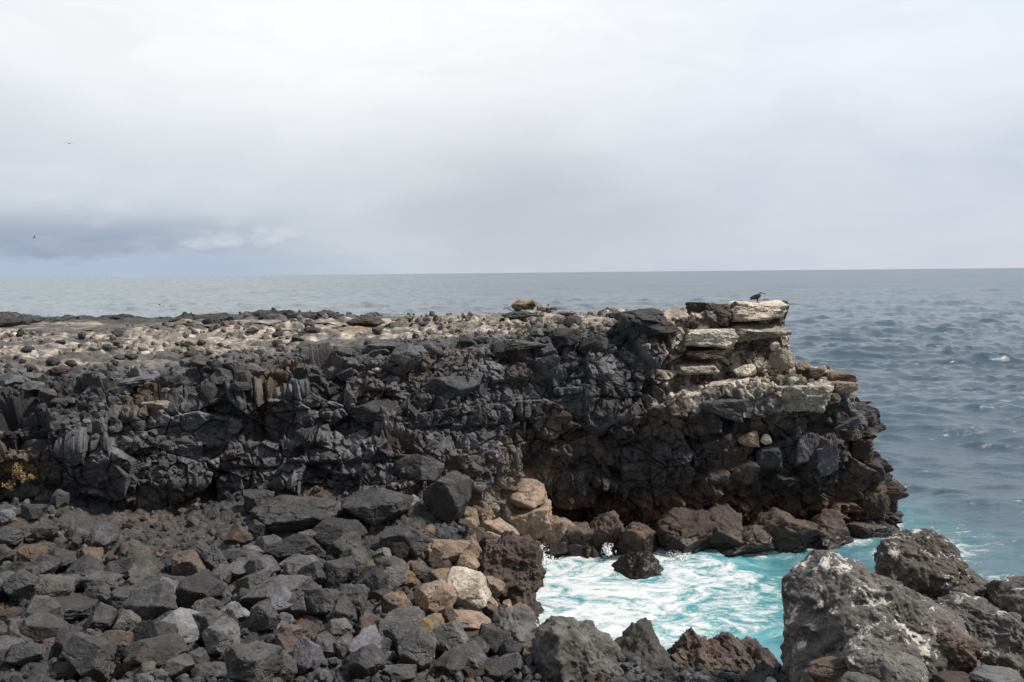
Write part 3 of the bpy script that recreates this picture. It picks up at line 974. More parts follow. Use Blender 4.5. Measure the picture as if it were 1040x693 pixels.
def hand(cx, cy, wpx, hpx, tone, shape, label, group=None, short=None, name='boulder', z=None, deep=0.85, zone='shore', mat=None, rough=1.0, yaw=None, sink=0.0):
    NB[0] += 1
    seed = 1000 + NB[0] * 13
    if z is None:
        z = ground(cx, min(691, cy + 0.38 * hpx)) or ground(cx, min(691, cy + 0.6 * hpx), 4) or 40
        z = z + 0.12 * wpx * z / FPX
    s = z / FPX
    hx, hz = wpx * s / 2, hpx * s / 2
    pos = at_depth(cx, cy, z)
    view = math.atan2(EYE - pos[2], pos[1])                     # looking down on it, the top adds to its height in the picture
    hy = hx * deep
    hz = max(0.45 * hz, hz / math.cos(view) - 0.55 * hy * math.tan(view))
    r = np.random.default_rng(seed)
    sub = 4 if wpx < 16 else 5 if wpx < 42 else 6
    ob = rock(name, pos, (hx * 1.04, hy, hz * 1.04), shape, tone, seed, sub, r.uniform(-0.35, 0.35) if yaw is None else yaw, mat, rough, 5 if zone == 'tip' else 13)
    tag(ob, label, {'boulder': 'boulder', 'flat_rock': 'rock slab', 'stone': 'stone', 'cliff_block': 'rock block', 'sea_rock': 'sea rock'}.get(name, 'rock'), group)
    if short:
        MARKS.append((cx, cy, short, zone))
    return ob


GH = 'boulders of the shore heap'
# ---- four guano-streaked boulders in the near right corner
ob = outline_rock('boulder', [(801,652),(801,622),(806,597),(813,582),(828,570),(846,562),(868,570),(885,579),(905,589),(930,603),(955,613),(978,628),(990,652),(980,680),(950,704),(890,716),(850,714),(818,706),(803,690)], 23.5, 2.1, 'brown', 21, 7, M_GUANO, 1.0, 0.6, 0.35)
ob.color = (0.115, 0.106, 0.098, 1)
tag(ob, 'biggest guano-splashed boulder, rough grey-brown, standing over the turquoise cove', 'boulder', 'guano-streaked boulders above the cove')
MARKS.append((875, 640, 'the biggest guano-splashed boulder', 'shore'))
ob = outline_rock('boulder', [(889,575),(897,556),(911,544),(930,540),(948,543),(966,553),(974,566),(980,575),(1000,590),(1006,601),(1000,610),(975,618),(945,622),(915,612),(896,596)], 28.0, 1.6, 'brown', 22, 7, M_GUANO, 1.0, 0.6, 0.2)
ob.color = (0.085, 0.074, 0.065, 1)
tag(ob, 'domed dark boulder with white drips, behind the biggest guano-splashed boulder', 'boulder', 'guano-streaked boulders above the cove')
MARKS.append((945, 580, 'the domed dripping boulder', 'shore'))
ob = outline_rock('boulder', [(932,645),(945,626),(962,614),(980,608),(1000,613),(1022,622),(1050,632),(1075,655),(1070,680),(1040,690),(1010,674),(985,676),(960,678),(935,668)], 25.0, 1.4, 'brown', 23, 7, M_GUANO, 1.1, 0.6, 0.3)
ob.color = (0.112, 0.104, 0.097, 1)
tag(ob, 'long rough pitted grey boulder sloping down to the right edge, above the straw', 'boulder', 'guano-streaked boulders above the cove')
MARKS.append((1000, 645, 'the long pitted boulder', 'shore'))
ob = outline_rock('boulder', [(1012,612),(1022,600),(1045,597),(1070,604),(1085,625),(1070,645),(1040,640),(1018,630)], 25.5, 1.2, 'brown', 24, 6, M_GUANO)
ob.color = (0.085, 0.078, 0.071, 1)
tag(ob, 'dark boulder cut by the right edge, behind the long pitted boulder', 'boulder', 'guano-streaked boulders above the cove')
ob = outline_rock('boulder', [(858,668),(866,658),(890,653),(915,660),(938,673),(946,690),(940,706),(905,712),(872,700),(860,684)], 21.0, 0.8, 'grey', 25, 7, M_GUANO, 0.55, 0.4, 0.2)
ob.color = (0.135, 0.127, 0.118, 1)
tag(ob, 'smooth oval grey boulder lying against the foot of the biggest guano-splashed one', 'boulder', 'guano-streaked boulders above the cove')
MARKS.append((902, 680, 'the smooth oval boulder', 'shore'))
hand(846, 684, 52, 34, 'brown', 'r', 'rounded brown boulder wedged left of the smooth oval boulder', GH, z=21.4)
hand(972, 662, 46, 44, 'brown', 'l', 'dark brown lump in the hollow between the oval and the long pitted boulder', GH, z=22.0)
hand(1015, 689, 62, 26, 'pale grey', 's', 'pale flat stone on the straw in the bottom right corner', None, name='stone', z=20.6)
hand(872, 694, 40, 22, 'grey', 'r', 'grey rounded stone at the bottom edge below the smooth oval boulder', None, name='stone', z=20.4)
hand(968, 694, 40, 26, 'reddish brown', 'a', 'reddish brown stone at the bottom edge beside the straw', None, name='stone', z=20.6)

# ---- front row along the cove
ob = outline_rock('boulder', [(541,664),(548,640),(563,628),(575,631),(590,634),(604,634),(611,648),(625,660),(632,682),(628,705),(590,715),(555,708),(543,690)], 26.0, 1.5, 'olive grey', 31, 7, None, 1.0, 0.9, 0.3)
ob.color = (0.098, 0.092, 0.085, 1)
tag(ob, 'large pitted olive-grey boulder with a dark cleft, at the near edge of the cove', 'boulder', 'boulders on the near edge of the cove')
MARKS.append((585, 665, 'the pitted cleft boulder', 'shore'))
ob = outline_rock('boulder', [(620,670),(632,656),(650,647),(660,644),(668,650),(674,664),(692,672),(698,692),(680,708),(645,710),(622,695)], 26.5, 1.2, 'charcoal', 32, 6, None, 1.0, 0.9, 0.3)
ob.color = (0.052, 0.047, 0.043, 1)
tag(ob, 'dark boulder with a smooth hump between the pitted cleft boulder and the warty one', 'boulder', 'boulders on the near edge of the cove')
MARKS.append((655, 675, 'the smooth-humped dark boulder', 'shore'))
ob = outline_rock('boulder', [(674,668),(684,656),(694,648),(704,643),(716,648),(726,652),(735,664),(748,676),(752,700),(720,712),(690,708),(678,690)], 27.0, 1.3, 'reddish brown', 33, 7, None, 1.5, 0.5, 0.3)
ob.color = (0.085, 0.060, 0.050, 1)
tag(ob, 'warty reddish brown boulder at the near edge of the cove', 'boulder', 'boulders on the near edge of the cove')
MARKS.append((710, 675, 'the warty reddish boulder', 'shore'))
ob = outline_rock('boulder', [(730,662),(738,655),(752,655),(760,658),(768,653),(780,655),(790,664),(796,680),(800,700),(770,712),(740,705),(732,684)], 27.5, 1.2, 'reddish brown', 34, 7, None, 1.5, 0.5, 0.3)
ob.color = (0.070, 0.050, 0.043, 1)
tag(ob, 'knobbly dark reddish boulder between the warty one and the biggest guano-splashed boulder', 'boulder', 'boulders on the near edge of the cove')
MARKS.append((765, 680, 'the knobbly dark reddish boulder', 'shore'))
ob = outline_rock('boulder', [(500,640),(506,625),(520,617),(534,619),(543,628),(543,650),(535,664),(515,668),(502,658)], 29.5, 1.1, 'grey', 35, 6, None, 0.9, 0.8, 0.3)
tag(ob, 'grey boulder sloping towards the water, left of the pitted cleft boulder', 'boulder', 'boulders on the near edge of the cove')
MARKS.append((521, 640, 'the sloping grey boulder', 'shore'))
ob = outline_rock('boulder', [(478,585),(483,562),(497,548),(515,543),(535,548),(550,560),(557,575),(554,592),(546,606),(541,622),(520,628),(500,622),(485,608)], 35.2, 1.4, 'brown', 36, 7, None, 1.3, 0.8, 0.0)
ob.color = (0.062, 0.045, 0.038, 1)
tag(ob, 'overhanging dark brown buttress rock at the inner end of the cove', 'boulder')
MARKS.append((518, 585, 'the overhanging brown buttress rock', 'shore'))
ob = outline_rock('sea_rock', [(619,584),(630,572),(643,563),(658,562),(671,572),(681,588),(664,598),(636,597)], 41.8, 0.9, 'wet black', 37, 6, None, 0.9, 1.0)
tag(ob, 'wet black rock standing alone in the foaming cove', 'sea rock')
ob = outline_rock('boulder', [(626,552),(630,538),(640,530),(654,529),(662,536),(666,552),(664,572),(645,576),(628,570)], 43.9, 1.0, 'brown', 38, 6, None, 0.9, 1.0)
tag(ob, 'grey-brown boulder at the cliff foot, just behind the black rock in the cove', 'boulder', 'rocks along the cliff foot')
for i, (cx, cy, w_, h_, tn, lb) in enumerate([
    (697, 548, 42, 34, 'reddish brown', 'large reddish boulder at the cliff foot, right of the grey-brown one'),
    (615, 548, 26, 28, 'reddish brown', 'reddish boulder at the cliff foot, left of the grey-brown one'),
    (728, 550, 30, 36, 'reddish brown', 'upright reddish block at the cliff foot, above white foam'),
    (762, 556, 44, 26, 'reddish brown', 'long low reddish block at the cliff foot, mid way along it'),
    (800, 548, 44, 32, 'brown', 'brown block at the cliff foot towards the point'),
    (838, 545, 38, 30, 'reddish brown', 'pointed-sided reddish block at the cliff foot nearest the point'),
    (578, 553, 36, 24, 'brown', 'brown rock at the cliff foot beside the tan blocks'),
    (600, 560, 22, 20, 'wet black', 'wet black rock in the foam left of the grey-brown boulder'),
]):
    hand(cx, cy - 3, w_ * 1.75, h_ * 1.9, tn, 'a', lb, 'rocks along the cliff foot', z=44.5 + 0.4 * (cx > 780), rough=1.9)
hand(878, 536, 40, 18, 'brown', 's', 'flat brown slab sloping into the sea at the end of the point', None, 'the slab at the end of the point', name='flat_rock', z=45.6, zone='tip')
hand(897, 537, 26, 14, 'brown', 'a', 'small dark brown rock lowest at the seaward end of the point', None, name='stone', z=46.4)

# ---- shore heap, measured one by one
HR = [
    (184, 637, 64, 44, 'pale grey', 'p', 'large pale grey peaked boulder, brightest of the heap on the left', 'the bright peaked boulder'),
    (211, 622, 31, 32, 'olive grey', 'r', 'dark rounded slab leaning behind the bright peaked boulder', None),
    (280, 600, 70, 44, 'grey', 'a', 'big grey boulder with a pale top, over a black hollow', 'the pale-topped grey boulder'),
    (249, 610, 28, 26, 'dark grey', 'a', 'sharp grey fragment leaning on the left of the pale-topped grey boulder', None),
    (219, 595, 20, 28, 'bluish grey', 'a', 'upright bluish boulder behind the bright peaked boulder', 'the upright bluish boulder'),
    (172, 589, 40, 19, 'dark grey', 's', 'flat dark grey boulder with a broken front edge', 'the flat broken-edged boulder'),
    (105, 594, 38, 23, 'grey', 's', 'rough-crusted grey block with a flat top, among the left heap', 'the rough-crusted block'),
    (140, 606, 35, 19, 'pale grey', 's', 'pale flat-topped slab left of the bright peaked boulder', 'the pale flat-topped slab'),
    (135, 626, 34, 20, 'olive grey', 'r', 'olive boulder right under the pale flat-topped slab', None),
    (70, 594, 28, 23, 'dark grey', 'p', 'dark wedge-shaped boulder left of the rough-crusted block', 'the dark wedge boulder'),
    (41, 598, 25, 18, 'charcoal', 'a', 'charcoal boulder left of the dark wedge boulder', None),
    (62, 618, 68, 28, 'dark grey', 's', 'broad dark slab lying across the left heap', 'the broad dark slab'),
    (12, 626, 26, 20, 'brown', 'r', 'brown boulder at the left edge of the heap', 'the brown edge boulder'),
    (54, 656, 23, 18, 'brown', 'l', 'small rusty brown boulder in front of the broad dark slab', None),
    (89, 665, 50, 36, 'olive grey', 'r', 'rounded olive-grey boulder, largest in the bottom left', 'the rounded olive boulder'),
    (68, 681, 35, 20, 'dark grey', 'r', 'dark rounded boulder lying low in front of the rounded olive boulder', None),
    (16, 689, 32, 24, 'charcoal', 'r', 'charcoal boulder in the bottom left corner', 'the corner boulder'),
    (47, 690, 34, 20, 'grey', 'r', 'grey boulder right of the corner boulder', None),
    (155, 662, 66, 34, 'olive grey', 'a', 'greenish brown block in front of the bright peaked boulder', 'the greenish brown block'),
    (151, 691, 30, 18, 'bluish grey', 'a', 'bluish boulder at the bottom edge below the greenish brown block', None),
    (248, 688, 32, 26, 'beige', 's', 'pale brownish square block at the bottom edge', 'the pale square block'),
    (279, 658, 29, 32, 'olive grey', 'p', 'olive-grey peaked boulder right of the black hollow', 'the olive peaked boulder'),
    (294, 640, 24, 13, 'brown', 'a', 'small brown rock perched above the olive peaked boulder', None),
    (289, 629, 19, 16, 'grey', 'r', 'small grey rock under the right end of the pale-topped grey boulder', None),
    (313, 666, 37, 42, 'purplish grey', 'p', 'tall pinkish grey peaked boulder near the bottom edge', 'the pinkish peaked boulder'),
    (234, 635, 16, 30, 'olive grey', 's', 'narrow upright olive rock between the bright peaked and pale-topped boulders', None),
    (242, 665, 36, 25, 'brown', 'l', 'dark brown pitted block behind the pale square block', None),
    (214, 681, 37, 21, 'olive grey', 'r', 'dark olive boulder left of the pale square block', None),
    (325, 614, 36, 40, 'grey', 's', 'grey block with a flat front, left half of a split pair', 'the split grey pair'),
    (357, 614, 32, 40, 'dark grey', 's', 'dark grey block, right half of a split pair', None),
    (378, 580, 30, 25, 'ochre', 'a', 'grey rock crusted with orange lichen, upper left of the orange rocks', 'the orange-crusted rock'),
    (413, 577, 44, 16, 'ochre', 's', 'flat grey slab edged with orange lichen', 'the orange-edged slab'),
    (391, 606, 28, 20, 'olive grey', 'a', 'dark wedge-shaped rock in front of the orange-crusted rock', 'the small dark wedge'),
    (411, 635, 54, 34, 'grey', 's', 'grey slab with an orange right end', 'the orange-ended slab'),
    (434, 602, 32, 20, 'charcoal', 'l', 'dark knobbly rock among the orange rocks', 'the dark knobbly rock'),
    (474, 600, 50, 54, 'cream', 'a', 'pale crusted outcrop, whitest rock beside the cove', 'the pale crusted outcrop'),
    (468, 630, 60, 26, 'tan', 'a', 'tan crusted rock below the pale crusted outcrop', None),
    (384, 658, 38, 25, 'dark grey', 'a', 'dark grey block in front of the orange-ended slab', 'the dark front block'),
    (350, 661, 25, 30, 'grey', 'a', 'upright grey block right of the pinkish peaked boulder', None),
    (428, 665, 28, 19, 'tan', 'r', 'tan boulder right of the dark front block', 'the tan boulder'),
    (467, 648, 68, 22, 'brown', 's', 'long low brown slab with a dark centre and tan rim', 'the long brown slab'),
    (456, 672, 34, 26, 'charcoal', 'a', 'dark block beneath the long brown slab', None),
    (505, 680, 36, 28, 'dark grey', 'a', 'dark block left of the pitted cleft boulder at the bottom edge', None),
    (405, 684, 34, 20, 'grey', 'a', 'grey block at the bottom edge below the dark front block', None),
    (340, 545, 66, 38, 'charcoal', 'a', 'charcoal boulder with a rust-stained top edge beneath the overhang', 'the overhang boulder'),
    (438, 520, 50, 56, 'grey', 'p', 'grey ridge-backed boulder leaning on the cliff foot', 'the ridge-backed boulder'),
    (480, 478, 24, 20, 'grey', 'a', 'squarish grey block lodged on the cliff buttress', None),
    (440, 478, 20, 32, 'charcoal', 's', 'upright charcoal block with a pale cap on the buttress', 'the capped buttress block'),
    (414, 550, 52, 40, 'charcoal', 'a', 'broad charcoal boulder below the ridge-backed boulder', None),
    (498, 560, 22, 26, 'brown', 'a', 'brown rock against the overhanging buttress rock', None),
    (452, 562, 54, 36, 'tan', 'a', 'tan-brown rough rock left of the overhanging buttress rock', 'the rough tan rock'),
    (525, 503, 60, 42, 'tan', 'a', 'ochre-brown broken block at the foot of the cliff above the tan blocks', None),
    (535, 530, 52, 46, 'tan', 'b', 'smooth tan block with cracks at the foot of the cliff', 'the smooth tan block'),
    (563, 544, 42, 38, 'tan', 'b', 'tan block right of the smooth tan one, above the foam', None),
    (506, 546, 42, 38, 'tan', 'a', 'tan block left of the smooth tan one', None),
    (384, 516, 72, 46, 'charcoal', 'a', 'very large charcoal block stepping out of the cliff above the heap', 'the very large charcoal block'),
    (300, 522, 80, 44, 'dark grey', 'a', 'broad dark block half buried under the cliff overhang', None),
    (454, 508, 48, 60, 'charcoal', 'a', 'tall dark block of the buttress beside the tan rocks', 'the tall buttress block'),
    (424, 476, 52, 38, 'charcoal', 'a', 'large charcoal block high on the buttress', None),
    (395, 560, 60, 40, 'dark grey', 'a', 'dark angular block in front of the very large charcoal block', None),
    (300, 555, 58, 36, 'charcoal', 'a', 'dark boulder at the back of the heap beside the overhang boulder', None),
    (22, 498, 46, 22, 'grey', 's', 'grey crusted outcrop below the golden plants on the left', 'the outcrop under the golden plants'),
    (28, 520, 32, 16, 'grey', 's', 'flat grey rock in front of the outcrop under the golden plants', None),
    (8, 545, 36, 22, 'dark grey', 'r', 'dark boulder at the left edge below the flat grey rock', None),
    (255, 560, 26, 16, 'grey', 'a', 'grey rock at the back of the heap, under the overhang', None),
    (300, 572, 30, 20, 'grey', 'a', 'grey rock behind the pale-topped grey boulder', None),
    (345, 575, 26, 18, 'dark grey', 'a', 'dark rock between the overhang boulder and the orange-crusted rock', None),
]
for cx, cy, w_, h_, tn, sh, lb, shn in HR:
    hand(cx, cy, w_, h_, tn, sh, lb, GH, shn, zone='shore')

# ---- seaward point
GT = 'slabs and blocks of the seaward point'
TP = [
    (768, 316, 66, 21, 'beige', 'b', 'thick flat cap slab on which the pelican stands', 'the pelican slab', 'flat_rock', 48.9, 0.9),
    (765, 337, 62, 26, 'beige', 'b', 'second pale slab directly under the pelican slab', 'the second slab', 'flat_rock', 48.2, 0.9),
    (720, 345, 56, 24, 'cream', 'b', 'white-crusted block left of the second slab', 'the white-crusted block', 'cliff_block', 47.2, 0.7),
    (718, 317, 46, 22, 'brown', 'b', 'dark brown block left of the pelican slab', 'the dark block by the pelican slab', 'cliff_block', 48.4, 0.9),
    (748, 320, 26, 16, 'dark grey', 'a', 'small dark block tucked under the left of the pelican slab', None, 'cliff_block', 48.1, 0.8),
    (795, 365, 26, 24, 'beige', 'r', 'rounded beige block on the ledge beneath the second slab', 'the rounded ledge block', 'boulder', 47.0, 0.9),
    (787, 352, 10, 10, 'cream', 'r', 'small white stone above the rounded ledge block', None, 'stone', 47.0, 0.9),
    (808, 404, 68, 32, 'beige', 'b', 'broad overhanging ledge slab with white drips, half way up the point', 'the ledge slab', 'flat_rock', 45.6, 0.7),
    (851, 383, 30, 12, 'tan', 'b', 'thin tan slab on the outer corner of the ledge', 'the thin corner slab', 'flat_rock', 47.2, 0.9),
    (855, 393, 25, 15, 'tan', 'b', 'tan slab under the thin corner slab', None, 'flat_rock', 46.6, 0.9),
    (843, 408, 22, 20, 'brown', 'a', 'brown block under the tan corner slabs', None, 'cliff_block', 46.2, 0.9),
    (838, 463, 24, 48, 'purplish grey', 'b', 'tall pillar with a cream sunlit side below the ledge slab', 'the tall pillar', 'cliff_block', 45.6, 1.1),
    (818, 458, 26, 40, 'purplish grey', 'b', 'purplish block joined to the left of the tall pillar', None, 'cliff_block', 45.7, 0.9),
    (781, 466, 30, 34, 'dark grey', 'b', 'square dark block left of the tall pillar', 'the square dark block', 'cliff_block', 45.2, 0.8),
    (760, 446, 22, 18, 'tan', 'a', 'tan block with a sunlit face above the square dark block', None, 'cliff_block', 45.0, 0.8),
    (778, 446, 11, 11, 'cream', 'a', 'small cream stone wedged on top of the square dark block', None, 'stone', 44.9, 0.8),
    (763, 410, 32, 30, 'beige', 'b', 'pale faceted block left of the ledge slab', 'the pale faceted block', 'cliff_block', 45.3, 0.8),
    (733, 414, 46, 28, 'grey', 'b', 'grey block with a white-rimmed top left of the pale faceted block', None, 'cliff_block', 45.1, 0.8),
    (740, 392, 50, 18, 'beige', 'b', 'pale broken slab on the ledge behind the pale faceted block', None, 'flat_rock', 46.2, 0.8),
    (757, 376, 22, 14, 'cream', 'a', 'cream rock on the ledge under the second slab', None, 'stone', 46.8, 0.9),
    (806, 386, 10, 7, 'cream', 'r', 'small white stone lying on the ledge slab', None, 'stone', 46.4, 0.9),
    (826, 380, 22, 14, 'brown', 'a', 'brown rock between the rounded ledge block and the thin corner slab', None, 'stone', 47.4, 0.9),
    (816, 374, 18, 14, 'tan', 'a', 'tan rock right of the rounded ledge block', None, 'stone', 48.0, 0.9),
    (708, 374, 44, 14, 'beige', 'b', 'thin pale slab under the white-crusted block', None, 'flat_rock', 46.6, 0.7),
    (716, 361, 44, 14, 'brown', 'b', 'thin brown slab right under the white-crusted block', None, 'flat_rock', 46.9, 0.7),
    (872, 455, 28, 26, 'brown', 'b', 'brown boulder jutting from the seaward edge below the corner slabs', None, 'cliff_block', 46.6, 0.9),
    (880, 480, 34, 30, 'brown', 'b', 'larger brown block jutting lower on the seaward edge', None, 'cliff_block', 46.8, 0.9),
    (856, 432, 26, 24, 'grey', 'b', 'grey rock on the seaward edge right of the tall pillar', None, 'cliff_block', 46.4, 0.9),
    (886, 510, 28, 36, 'brown', 'b', 'brown block forming the lower seaward corner of the cliff', None, 'cliff_block', 46.6, 0.9),
]
for cx, cy, w_, h_, tn, sh, lb, shn, nm, z_, dp in TP:
    hand(cx, cy, w_, h_, tn, sh, lb, GT, shn, nm, z_ + (0 if 'cap slab' in lb else 0.3), dp, 'tip', yaw=rng.uniform(-0.12, 0.12), mat=M_GUANO if tn in ('beige', 'cream') else None)

# ---- cliff rim and plateau, measured
GR = 'rocks on the cliff rim'
RM = [
    (650, 322, 46, 16, 'charcoal', 'a', 'dark lava lump against the sea at the rim, left of the point', 'the dark skyline lump', 'boulder'),
    (656, 331, 60, 26, 'charcoal', 'r', 'broad shaded mound beneath the dark skyline lump', None, 'boulder'),
    (581, 328, 17, 14, 'charcoal', 'p', 'dark pointed rock standing on the rim', 'the dark pointed rim rock', 'boulder'),
    (575, 342, 26, 16, 'charcoal', 'a', 'dark rock under the dark pointed rim rock', None, 'boulder'),
    (604, 351, 28, 19, 'grey', 'a', 'grey faceted boulder on the rim right of the dark pointed rim rock', 'the grey faceted rim boulder', 'boulder'),
    (554, 356, 20, 16, 'purplish grey', 'r', 'faceted purplish boulder on the rim', 'the faceted purplish rim boulder', 'boulder'),
    (532, 350, 40, 10, 'grey', 's', 'long grey slab on the rim left of the faceted purplish rim boulder', None, 'flat_rock'),
    (507, 356, 16, 18, 'grey', 'a', 'grey upright rock left of the long grey rim slab', None, 'boulder'),
    (412, 361, 26, 22, 'grey', 'p', 'grey pyramid-shaped boulder on the rim', 'the grey pyramid boulder', 'boulder'),
    (434, 356, 24, 18, 'bluish grey', 'p', 'bluish pointed boulder right of the grey pyramid boulder', None, 'boulder'),
    (383, 376, 9, 5, 'cream', 'r', 'small white stone below the grey pyramid boulder', None, 'stone'),
    (388, 353, 36, 12, 'purplish grey', 's', 'low purplish slab left of the grey pyramid boulder', None, 'flat_rock'),
    (506, 348, 14, 16, 'pale grey', 'a', 'pale leaning rock on the rim behind the grey upright rock', None, 'boulder'),
    (454, 398, 52, 32, 'bluish grey', 'a', 'big bluish block bulging from the upper cliff face', 'the bulging bluish block', 'cliff_block'),
    (484, 392, 20, 28, 'bluish grey', 'a', 'bluish block with a bright right face beside the bulging one', None, 'cliff_block'),
    (384, 419, 42, 26, 'dark grey', 'r', 'smooth bulge of dark rock on the cliff face', 'the smooth dark bulge', 'cliff_block'),
    (414, 416, 24, 22, 'dark grey', 'r', 'smaller dark rock right of the smooth dark bulge', None, 'cliff_block'),
    (160, 413, 24, 11, 'beige', 's', 'pale square-topped block on the upper cliff at the left', 'the pale square-topped block', 'cliff_block'),
    (170, 396, 11, 6, 'cream', 's', 'small cream stone above the pale square-topped block', None, 'stone'),
    (225, 388, 22, 20, 'dark grey', 'r', 'dark grey boulder standing on the rim above the left cliff', 'the standing dark rim boulder', 'boulder'),
    (212, 400, 16, 22, 'dark grey', 'r', 'dark boulder leaning below the standing dark rim boulder', None, 'boulder'),
    (247, 386, 18, 18, 'dark grey', 'r', 'dark boulder right of the standing dark rim boulder', None, 'boulder'),
    (336, 379, 16, 12, 'grey', 'r', 'grey rock perched on the rim', 'the perched grey rim rock', 'boulder'),
    (352, 380, 20, 14, 'dark grey', 's', 'dark squared rock right of the perched grey rim rock', None, 'boulder'),
    (178, 388, 22, 14, 'charcoal', 'r', 'dark rock under a pale ledge on the left rim', None, 'boulder'),
    (150, 386, 40, 12, 'bluish grey', 's', 'long bluish slab on the left rim', 'the long bluish rim slab', 'flat_rock'),
    (16, 420, 36, 18, 'bluish grey', 'r', 'bluish boulder at the left edge of the cliff top', 'the bluish edge boulder', 'boulder'),
    (192, 432, 18, 14, 'grey', 'r', 'grey rock in the upper cliff face below the pale square-topped block', None, 'cliff_block'),
    (184, 448, 36, 14, 'dark grey', 'r', 'wide dark rock in the cliff face, lower right of the pale square-topped block', None, 'cliff_block'),
    (140, 452, 50, 26, 'dark grey', 'a', 'large smooth dark block in the left cliff face', 'the large smooth face block', 'cliff_block'),
    (106, 478, 44, 30, 'dark grey', 'r', 'big block at the bottom of the left cliff face', None, 'cliff_block'),
    (38, 462, 26, 30, 'dark grey', 'a', 'dark block in the left cliff face just above the golden plants', None, 'cliff_block'),
]
for cx, cy, w_, h_, tn, sh, lb, shn, nm in RM:
    zz = (ground(cx, min(691, cy + 0.3 * h_)) or 42)
    hand(cx, cy, w_ * 1.15, h_ * 1.15, tn, sh if sh in 'sp' else 'a', lb, GR, shn, nm, zz + (0.42 if nm == 'cliff_block' else 0.22) * w_ * zz / FPX, 0.8, 'rim')
GP = 'rocks on the plateau'
PL = [
    (371, 327, 36, 12, 'brown', 'r', 'smooth brown rock draped over a tan rock on the plateau', 'the smooth brown rock', 'flat_rock', 57),
    (360, 336, 40, 11, 'tan', 'r', 'tan rock with a pale left end beneath the smooth brown rock', None, 'boulder', 56.5),
    (384, 337, 20, 10, 'grey', 's', 'grey square block right of the tan rock', None, 'boulder', 56.3),
    (400, 333, 24, 13, 'grey', 's', 'large grey block right of the smooth brown rock', 'the large grey plateau block', 'boulder', 57),
    (358, 346, 28, 5, 'cream', 's', 'cream slab lying before the tan rock', None, 'flat_rock', 54),
    (533, 309.5, 27, 11, 'tan', 'r', 'tan rounded rock rising beside green shrubs against the sea', 'the tan knoll rock', 'boulder', 57),
    (552, 313, 14, 8, 'beige', 'l', 'beige rock right of the tan knoll rock', None, 'boulder', 56.8),
    (576, 319, 18, 5, 'tan', 's', 'low tan rock right of the knoll', None, 'flat_rock', 55),
    (526, 320, 34, 8, 'charcoal', 'l', 'dark rough rock along the foot of the knoll', None, 'boulder', 55.5),
    (430, 331, 40, 9, 'charcoal', 's', 'dark shaded ledge right of the large grey plateau block', 'the dark shaded ledge', 'flat_rock', 57),
    (300, 338, 50, 10, 'charcoal', 's', 'long dark shaded ledge left of the smooth brown rock', 'the long dark ledge', 'flat_rock', 57.5),
    (83, 341, 9, 8, 'charcoal', 'r', 'dark rock standing out on the pale plateau at the left', 'the lone dark plateau rock', 'boulder', None),
    (54, 367, 16, 9, 'charcoal', 'r', 'dark boulder on the pale ground near the left rim', 'the dark rim-side boulder', 'boulder', None),
    (72, 369, 11, 7, 'charcoal', 'r', 'smaller dark boulder right of the dark rim-side boulder', None, 'boulder', None),
    (30, 374, 12, 8, 'charcoal', 'r', 'dark boulder left of the dark rim-side boulder', None, 'boulder', None),
    (60, 376, 22, 10, 'brown', 'r', 'low brown boulder in front of the dark rim-side boulder', None, 'boulder', None),
    (328, 321, 24, 8, 'charcoal', 'l', 'dark lava block ending the far ridge', 'the end of the far ridge', 'boulder', 76),
]
for cx, cy, w_, h_, tn, sh, lb, shn, nm, z_ in PL:
    hand(cx, cy, w_, h_, tn, sh, lb, GP, shn, nm, z_, 0.8, 'plateau')

# ------------------------------------------------------------------ the other rocks of the heap, the rim and the plateau: each its own object
AUTO = []


def auto_rock(px, py, size, tone, shape, zone, group, sink=0.16, flatn=0.85):
    z = ground(px, py)
    if z is None:
        return False
    p = at_depth(px, py, z)
    if p[2] < 0.15:
        return False
    for q in PLACED:
        if (q[0] - p[0]) ** 2 + (q[1] - p[1]) ** 2 < (0.50 * (q[3] + size / 2)) ** 2 and abs(q[2] - p[2]) < 1.5:
            return False
    NB[0] += 1
    seed = 5000 + NB[0] * 7
    r = np.random.default_rng(seed)
    hx, hy = size / 2 * r.uniform(0.85, 1.2), size / 2 * r.uniform(0.75, 1.05)
    hz = size / 2 * flatn * r.uniform(0.75, 1.15)
    wpx = size * FPX / z
    p[2] += hz * (1 - 2 * sink)
    p[1] += 0.2 * hy
    sub = 3 if wpx < 9 else 4 if wpx < 17 else 5
    ob = rock('boulder' if size > 0.75 else 'stone', p, (hx, hy, hz), shape, tone, seed, sub, r.uniform(-1.5, 1.5))
    ob['category'] = 'boulder' if size > 0.75 else 'stone'
    ob['group'] = group
    a, b, _ = project(p[None])
    AUTO.append((ob, float(a[0]), float(b[0]), 'small' if wpx < 13 else 'medium' if wpx < 24 else 'large', tone, shape, zone))
    return True


def pick(d):
    ks = list(d)
    w_ = np.array([d[k] for k in ks], float)
    return ks[rng.choice(len(ks), p=w_ / w_.sum())]


def heap_tone(px, py):
    if 370 < px < 460 and 555 < py < 650 and rng.random() < 0.55:
        return pick({'ochre': 2, 'olive grey': 1, 'brown': 1})
    if px > 425 and py < 640:
        return pick({'tan': 3, 'brown': 2})
    return pick({'dark grey': 4, 'grey': 3, 'charcoal': 3, 'olive grey': 2, 'brown': 1.2, 'bluish grey': 1.2, 'purplish grey': 0.5, 'pale grey': 0.3})


